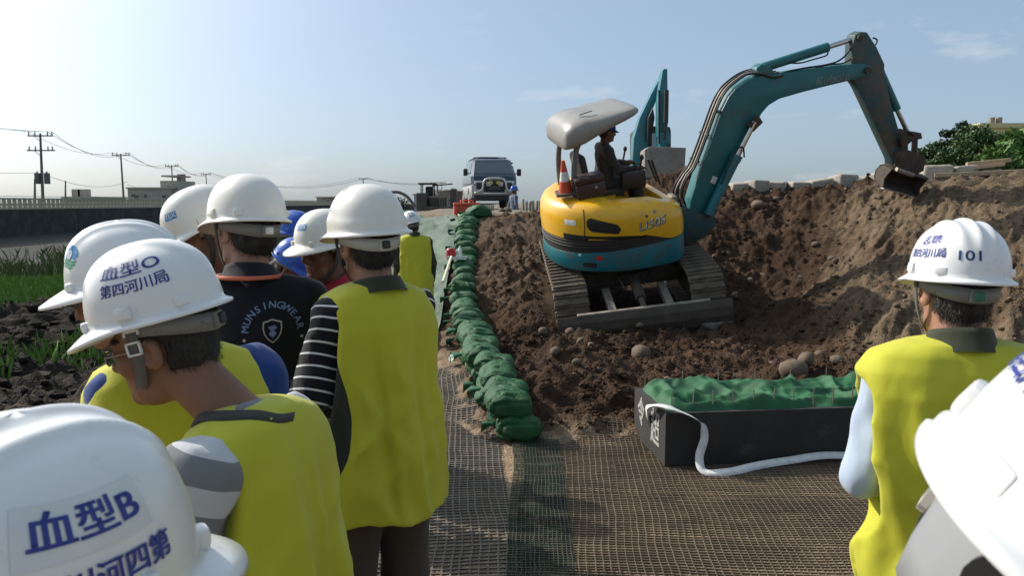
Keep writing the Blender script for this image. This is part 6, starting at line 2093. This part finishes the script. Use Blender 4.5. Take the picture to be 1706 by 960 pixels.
# black polo man
PC = person('man in black polo with orange collar trim and arched back lettering, off-white hard hat', at(410, 387, 2.6), R(-10), head=(R(-38), R(4), R(2)), lean=R(4), sk=skin_b, shirt=blackp, sleeve='short', collar=blackp, collar_h=.036, trousers=navy,
            hat=dict(style='smooth', material=hat_cream, knob=white_pl, band=grey_band, strap=dark_band, strap_w=.014), fine=.006, seed=8, arms={-1: ((-.05, .06, -.27), (.1, .2, -.05)), 1: ((.05, .06, -.27), (-.1, .2, -.05))}, shoulder=1.0, fold=.8)
orange_t = cloth('orange trim', (.62, .16, .10))
U = PC['U']
shb = bvh_of([o for o in PC['root'].children if o.name.startswith('shirt')][0].data)
pts = []
for an in np.linspace(R(-200), R(20), 40):
    c0 = U(0, -.026, 1.428); q = c0 + Vector((.100 * math.cos(an), .103 * math.sin(an), .0))
    pts.append(q + Vector((0, 0, .012)))
r_ = ribbon(pts, [Vector((0, 0, 1))] * len(pts), .012).build('collar_trim', orange_t, PC['root'], smooth=True)
r_.modifiers.new('t', 'SOLIDIFY').thickness = .006
logo_m = mat('pale blue print', (.16, .24, .40), .7); logo_w = mat('pale print', (.45, .42, .36), .7)
O_ = U(.075, -.3, 1.255)
xd, yd = Vector((1, 0, 0)), Vector((0, 0, 1))
word = 'MUNSINGWEAR'
for i, ch in enumerate(word):
    V, F = text_shape(ch, .03, .01, .0006)
    an = R(172 - 164 * i / 10); rr = .078
    rot = an - math.pi / 2
    W_ = [Vector((rr * math.cos(an) + p.x * math.cos(rot) - p.y * math.sin(rot), rr * math.sin(an) * 1.05 + p.x * math.sin(rot) + p.y * math.cos(rot), 0)) for p in V]
    P, Q = flat_on(W_, F, shb, O_, xd, yd, .002, .1)
    MB().add(P, Q).build('lettering', logo_m, PC['root'])
shield = [(-.027, .032), (-.014, .036), (0, .041), (.014, .036), (.027, .032), (.028, .012), (.024, -.006), (.014, -.022), (0, -.034), (-.014, -.022), (-.024, -.006), (-.028, .012)]
V = [Vector((x, y, 0)) for x, y in shield] + [Vector((x * .86, y * .88, 0)) for x, y in shield]
n = len(shield)
P, Q = flat_on(V, [(i, (i + 1) % n, n + (i + 1) % n, n + i) for i in range(n)], shb, O_, xd, yd, .002, .1); MB().add(P, Q).build('shield_print', logo_w, PC['root'])
V = [Vector((x, y, 0)) for x, y in ((-.012, .016), (.006, .022), (.014, .012), (.004, .006), (.012, -.004), (0, -.018), (-.012, -.004), (-.004, .004))]
P, Q = flat_on(V, [tuple(range(8))], shb, O_, xd, yd, .002, .1); MB().add(P, Q).build('shield_print', logo_m, PC['root'])
for sx in (-1, 1):
    V, F = disc(.005, 10); P, Q = flat_on([p + Vector((sx * .082, -.022, 0)) for p in V], F, shb, O_, xd, yd, .002, .1); MB().add(P, Q).build('print_dot', logo_w, PC['root'])
V, F = gridrect(-.17, .17, -.004, .004, 30, 1); P, Q = flat_on([p + Vector((-.03, -.16, 0)) for p in V], F, shb, O_, xd, yd, .002, .1); MB().add(P, Q).build('print_stripe', mat('grey blue stripe', (.10, .13, .19), .8), PC['root'])
V, F = gridrect(-.17, .17, -.012, .012, 30, 1); P, Q = flat_on([p + Vector((-.03, -.245, 0)) for p in V], F, shb, O_, xd, yd, .002, .1); MB().add(P, Q).build('print_stripe', mat('red stripe', (.38, .03, .02), .8), PC['root'])

# hidden man with TEX hat
tex_blue = mat('sticker blue', (.05, .25, .52), .4)
def tex(hat_, bvh, az, el):
    G, H4 = gridrect(-.026, .026, -.014, .014, 12, 5); P, Q = wrap_on(G, H4, bvh, az, el, .135, off=.001); MB().add(P, Q).build('hat_sticker', tex_blue, hat_)
    letter(hat_, bvh, 'TEX', .026, az, el, .135, white_m, bold=.0004)
PD = person('man mostly hidden behind the black polo man, white hard hat with blue sticker', at(345, 395, 2.9), R(-120), head=(0, R(24), R(6)), lean=R(10), sk=skin_a, shirt=navy, trousers=navy, hat=dict(style='smooth', material=hat_cream), fine=.009, seed=12)
tex(PD['hat'][0], PD['hat'][1], R(-38), R(24))

# striped sleeve man
PE = person('man seen from behind in lime vest and black and white striped shirt', at(612, 406, 2.48), R(-40), head=(R(6), R(2), R(-3)), lean=R(2), sk=skin_b,
            shirt=cloth('black shirt with white pinstripes', (.008, .008, .011), (.006, .006, .009), stripes=((.62, .62, .62), (.35, .25, 1), .034, .17, .1)), sleeve='short', vest=lime_p, hem=.735, vest_scale=(.88, .92), collar=olive, collar_h=.036, trousers=cloth('brown trousers', (.062, .045, .036), (.045, .033, .027)),
            arms={-1: ((-.07, .02, -.26), (.10, .20, -.08)), 1: ((.0, .09, -.25), (-.14, .17, -.02))}, shoulder=.86, sleeve_r=.070, holes=(-1,), hat=dict(style='vent', material=hat_cream, band=pale_band, knob=blk, slots=False, strap=dark_band), fine=.006, seed=15, fold=1.6)
h_, b_ = PE['hat']
for k in range(3):
    G, H4 = gridrect(-.003, .003, -.010, .010, 2, 6); P, Q = wrap_on([Vector((p.x + p.y * .3, p.y, 0)) for p in G], H4, b_, R(-95 + k * 8), R(62), .135, off=.0012); MB().add(P, Q).build('vent_slot', mat('vent grey', (.25, .25, .24), .7), h_)
letter(h_, b_, 'LUN', .014, R(-75), R(24), .135, tex_blue)

# talking man facing the group
PF = person('smiling man in red shirt facing the group, white hard hat with blue sticker', at(541, 420, 3.25), R(-142), head=(R(0), R(4), R(0)), lean=R(4), sk=skin_d, shirt=cloth('red polo', (.42, .025, .05), (.34, .02, .04)), collar=MATS['red polo'], trousers=navy, hat=dict(style='smooth', material=hat_cream, strap=dark_band), fine=.0048, seed=18)
tex(PF['hat'][0], PF['hat'][1], R(-4), R(24))
# blue helmets
bl1 = cloth('dusty pink work shirt', (.20, .12, .10)); bl2 = cloth('dark work shirt', (.03, .03, .035))
person('worker in blue hard hat turned to the right, behind the black polo man', at(492, 396, 5.3), R(105), head=(0, R(10), 0), sk=skin_d, shirt=bl2, trousers=jean, hat=dict(style='crest', material=hat_blue, strap=None), fine=.010, seed=20)
person('stooping worker in blue hard hat nearest the black polo man', at(488, 446, 4.3), R(95), head=(0, R(32), R(4)), lean=R(16), sk=skin_d, shirt=bl1, trousers=jean, hat=dict(style='smooth', material=hat_blue, strap=None), fine=.010, seed=22)
person('worker in blue hard hat bowed low between black polo man and smiling man', at(508, 434, 4.9), R(80), head=(0, R(20), 0), lean=R(10), sk=skin_d, shirt=bl1, trousers=jean, hat=dict(style='ridge', material=hat_blue, strap=None), fine=.010, seed=24)

# man farther off by the sandbags
PH = person('man in lime vest and numbered white hard hat standing beside the sandbags', at(686, 376, 8.7), R(-14), head=(R(-10), R(6), R(-12)), lean=R(4), sk=skin_b, ground=hz(-1.07, 8.7), shirt=olive, vest=lime, hem=.66, collar=olive, trousers=navy, hat=dict(style='ridge', material=hat_white), fine=.012, coarse=.016, seed=26)
letter(PH['hat'][0], PH['hat'][1], '019', .042, R(-178), R(22), .135, ink_n, bold=.0007)
letter(PH['hat'][0], PH['hat'][1], '第四局', .034, R(-168), R(42), .135, ink, bold=.0004)

# man with number 101
PI_ = person('man seen from behind in lime vest and pale blue shirt, white hard hat numbered 101', at(1592, 486, 1.95), R(6), head=(R(0), R(2), R(2)), lean=R(2), sk=skin_b, shirt=cloth('pale blue shirt', (.42, .50, .62), (.37, .45, .57)), vest=lime, hem=.60, vest_scale=(1.13, 1.05), taper=.84, hole_drop=.085, hole_r=.080, collar=olive, collar_h=.05, trousers=olive,
             arms={-1: ((-.05, .0, -.28), (.06, .20, -.06)), 1: ((.05, .02, -.28), (-.05, .2, -.1))}, hat=dict(style='ridge', material=hat_white, knob=knob_g, band=grey_band, strap=grey_strap), fine=.005, seed=30, fold=1.6)
h_, b_ = PI_['hat']
letter(h_, b_, '101', .036, R(-167), R(14), .14, ink_n, bold=.0005, sx=1.25)
letter(h_, b_, '志聰', .031, R(-117), R(34), .135, ink, bold=.0006, plate=(.075, .034), sx=1.1)
letter(h_, b_, '第四河川局', .029, R(-112), R(17), .135, ink, bold=.0005)

# nearest two helmets, cut off by the frame
PJ = person('nearest man at the right edge, big blurred white hard hat with blue lettering', at(1800, 960, .47), R(36), head=(R(0), R(0), R(30)), lean=R(6), sk=skin_a, shirt=MATS['dark work shirt'], vest=lime, collar=olive, trousers=navy, hat=dict(style='ridge', material=hat_white, band=mat('pale grey suspension', (.24, .25, .26), .6), strap=dark_band, buckle=True, plate_back=True), fine=.005, seed=33)
h_, b_ = PJ['hat']
letter(h_, b_, '第四河川局', .034, R(-124), R(22), .135, ink, bold=.0006)
PK = person('nearest man at the lower left corner, white hard hat with boxed blood type sticker', at(72, 1062, .56), R(24), head=(R(0), R(-2), R(0)), lean=R(22), sk=skin_a, shirt=MATS['dark work shirt'], vest=lime, collar=olive, trousers=navy, hat=dict(style='ridge', material=hat_white), fine=.006, seed=36)
h_, b_ = PK['hat']
letter(h_, b_, '血型B', .033, R(100), R(32), .135, ink, bold=.0008, plate=(.115, .048), sx=1.15)
letter(h_, b_, '局川河四第', .028, R(96), R(11), .135, ink, bold=.0008)

# operator in the small excavator
OM = EXM @ Matrix.Translation(up((-.14, .10, 1.50))) @ Matrix.Rotation(UA - R(90), 4, 'Z') @ Matrix.Rotation(0, 4, 'X') @ Matrix.Scale(.94, 4) @ Matrix.Translation((0, 0, -.93))
greyw = cloth('faded grey work clothes', (.050, .045, .043), (.036, .032, .031))
PO = person('excavator operator in grey work clothes and blue cap sitting under the canopy', None, 0, head=(R(2), R(10), 0), lean=R(6), sk=skin_d, shirt=greyw, trousers=greyw, matrix=OM, legs={s_: ((s_ * .09, .0, .90), (s_ * .11, .40, .93), (s_ * .11, .46, .52), (s_ * .12, .60, .47)) for s_ in (-1, 1)}, arms={-1: ((-.06, .10, -.24), (.02, .24, -.02)), 1: ((.06, .10, -.24), (-.02, .24, -.02))}, fine=.011, coarse=.016, seed=40, hair=True)
cap = MB()
for i in range(1): cap.ball((0, 0, 0), (.092, .112, .085), 20, 10)
cap.v = [(x, y, max(z, -.012)) for x, y, z in cap.v]
cp = cap.build('cap', mat('blue cap cloth', (.012, .04, .24), .8), PO['root'], smooth=True)
cp.matrix_local = Matrix.Translation(PO['H'](0, -.008, .055)) @ PO['M'].to_4x4()
pk_ = MB()
pk_.grid([[(x, .075 + .085 * (1 - (x / .085) ** 2) * t + .02 * (1 - abs(x) / .085) * (1 - t), -.002 - .045 * t) for x in np.linspace(-.08, .08, 12)] for t in np.linspace(0, 1, 6)])
pe = pk_.build('cap_peak', MATS['blue cap cloth'], cp, smooth=True); pe.modifiers.new('t', 'SOLIDIFY').thickness = .004
# worker by the van
wv = at(857, 318, 26)
person('worker in blue hard hat and grey clothes standing right of the van', wv, R(60), s=.92, sk=skin_d, shirt=cloth('blue grey work shirt', (.10, .13, .18)), trousers=greyw, hat=dict(style='smooth', material=hat_blue, strap=None, slots=False), fine=.016, coarse=.02, seed=44, face=False)
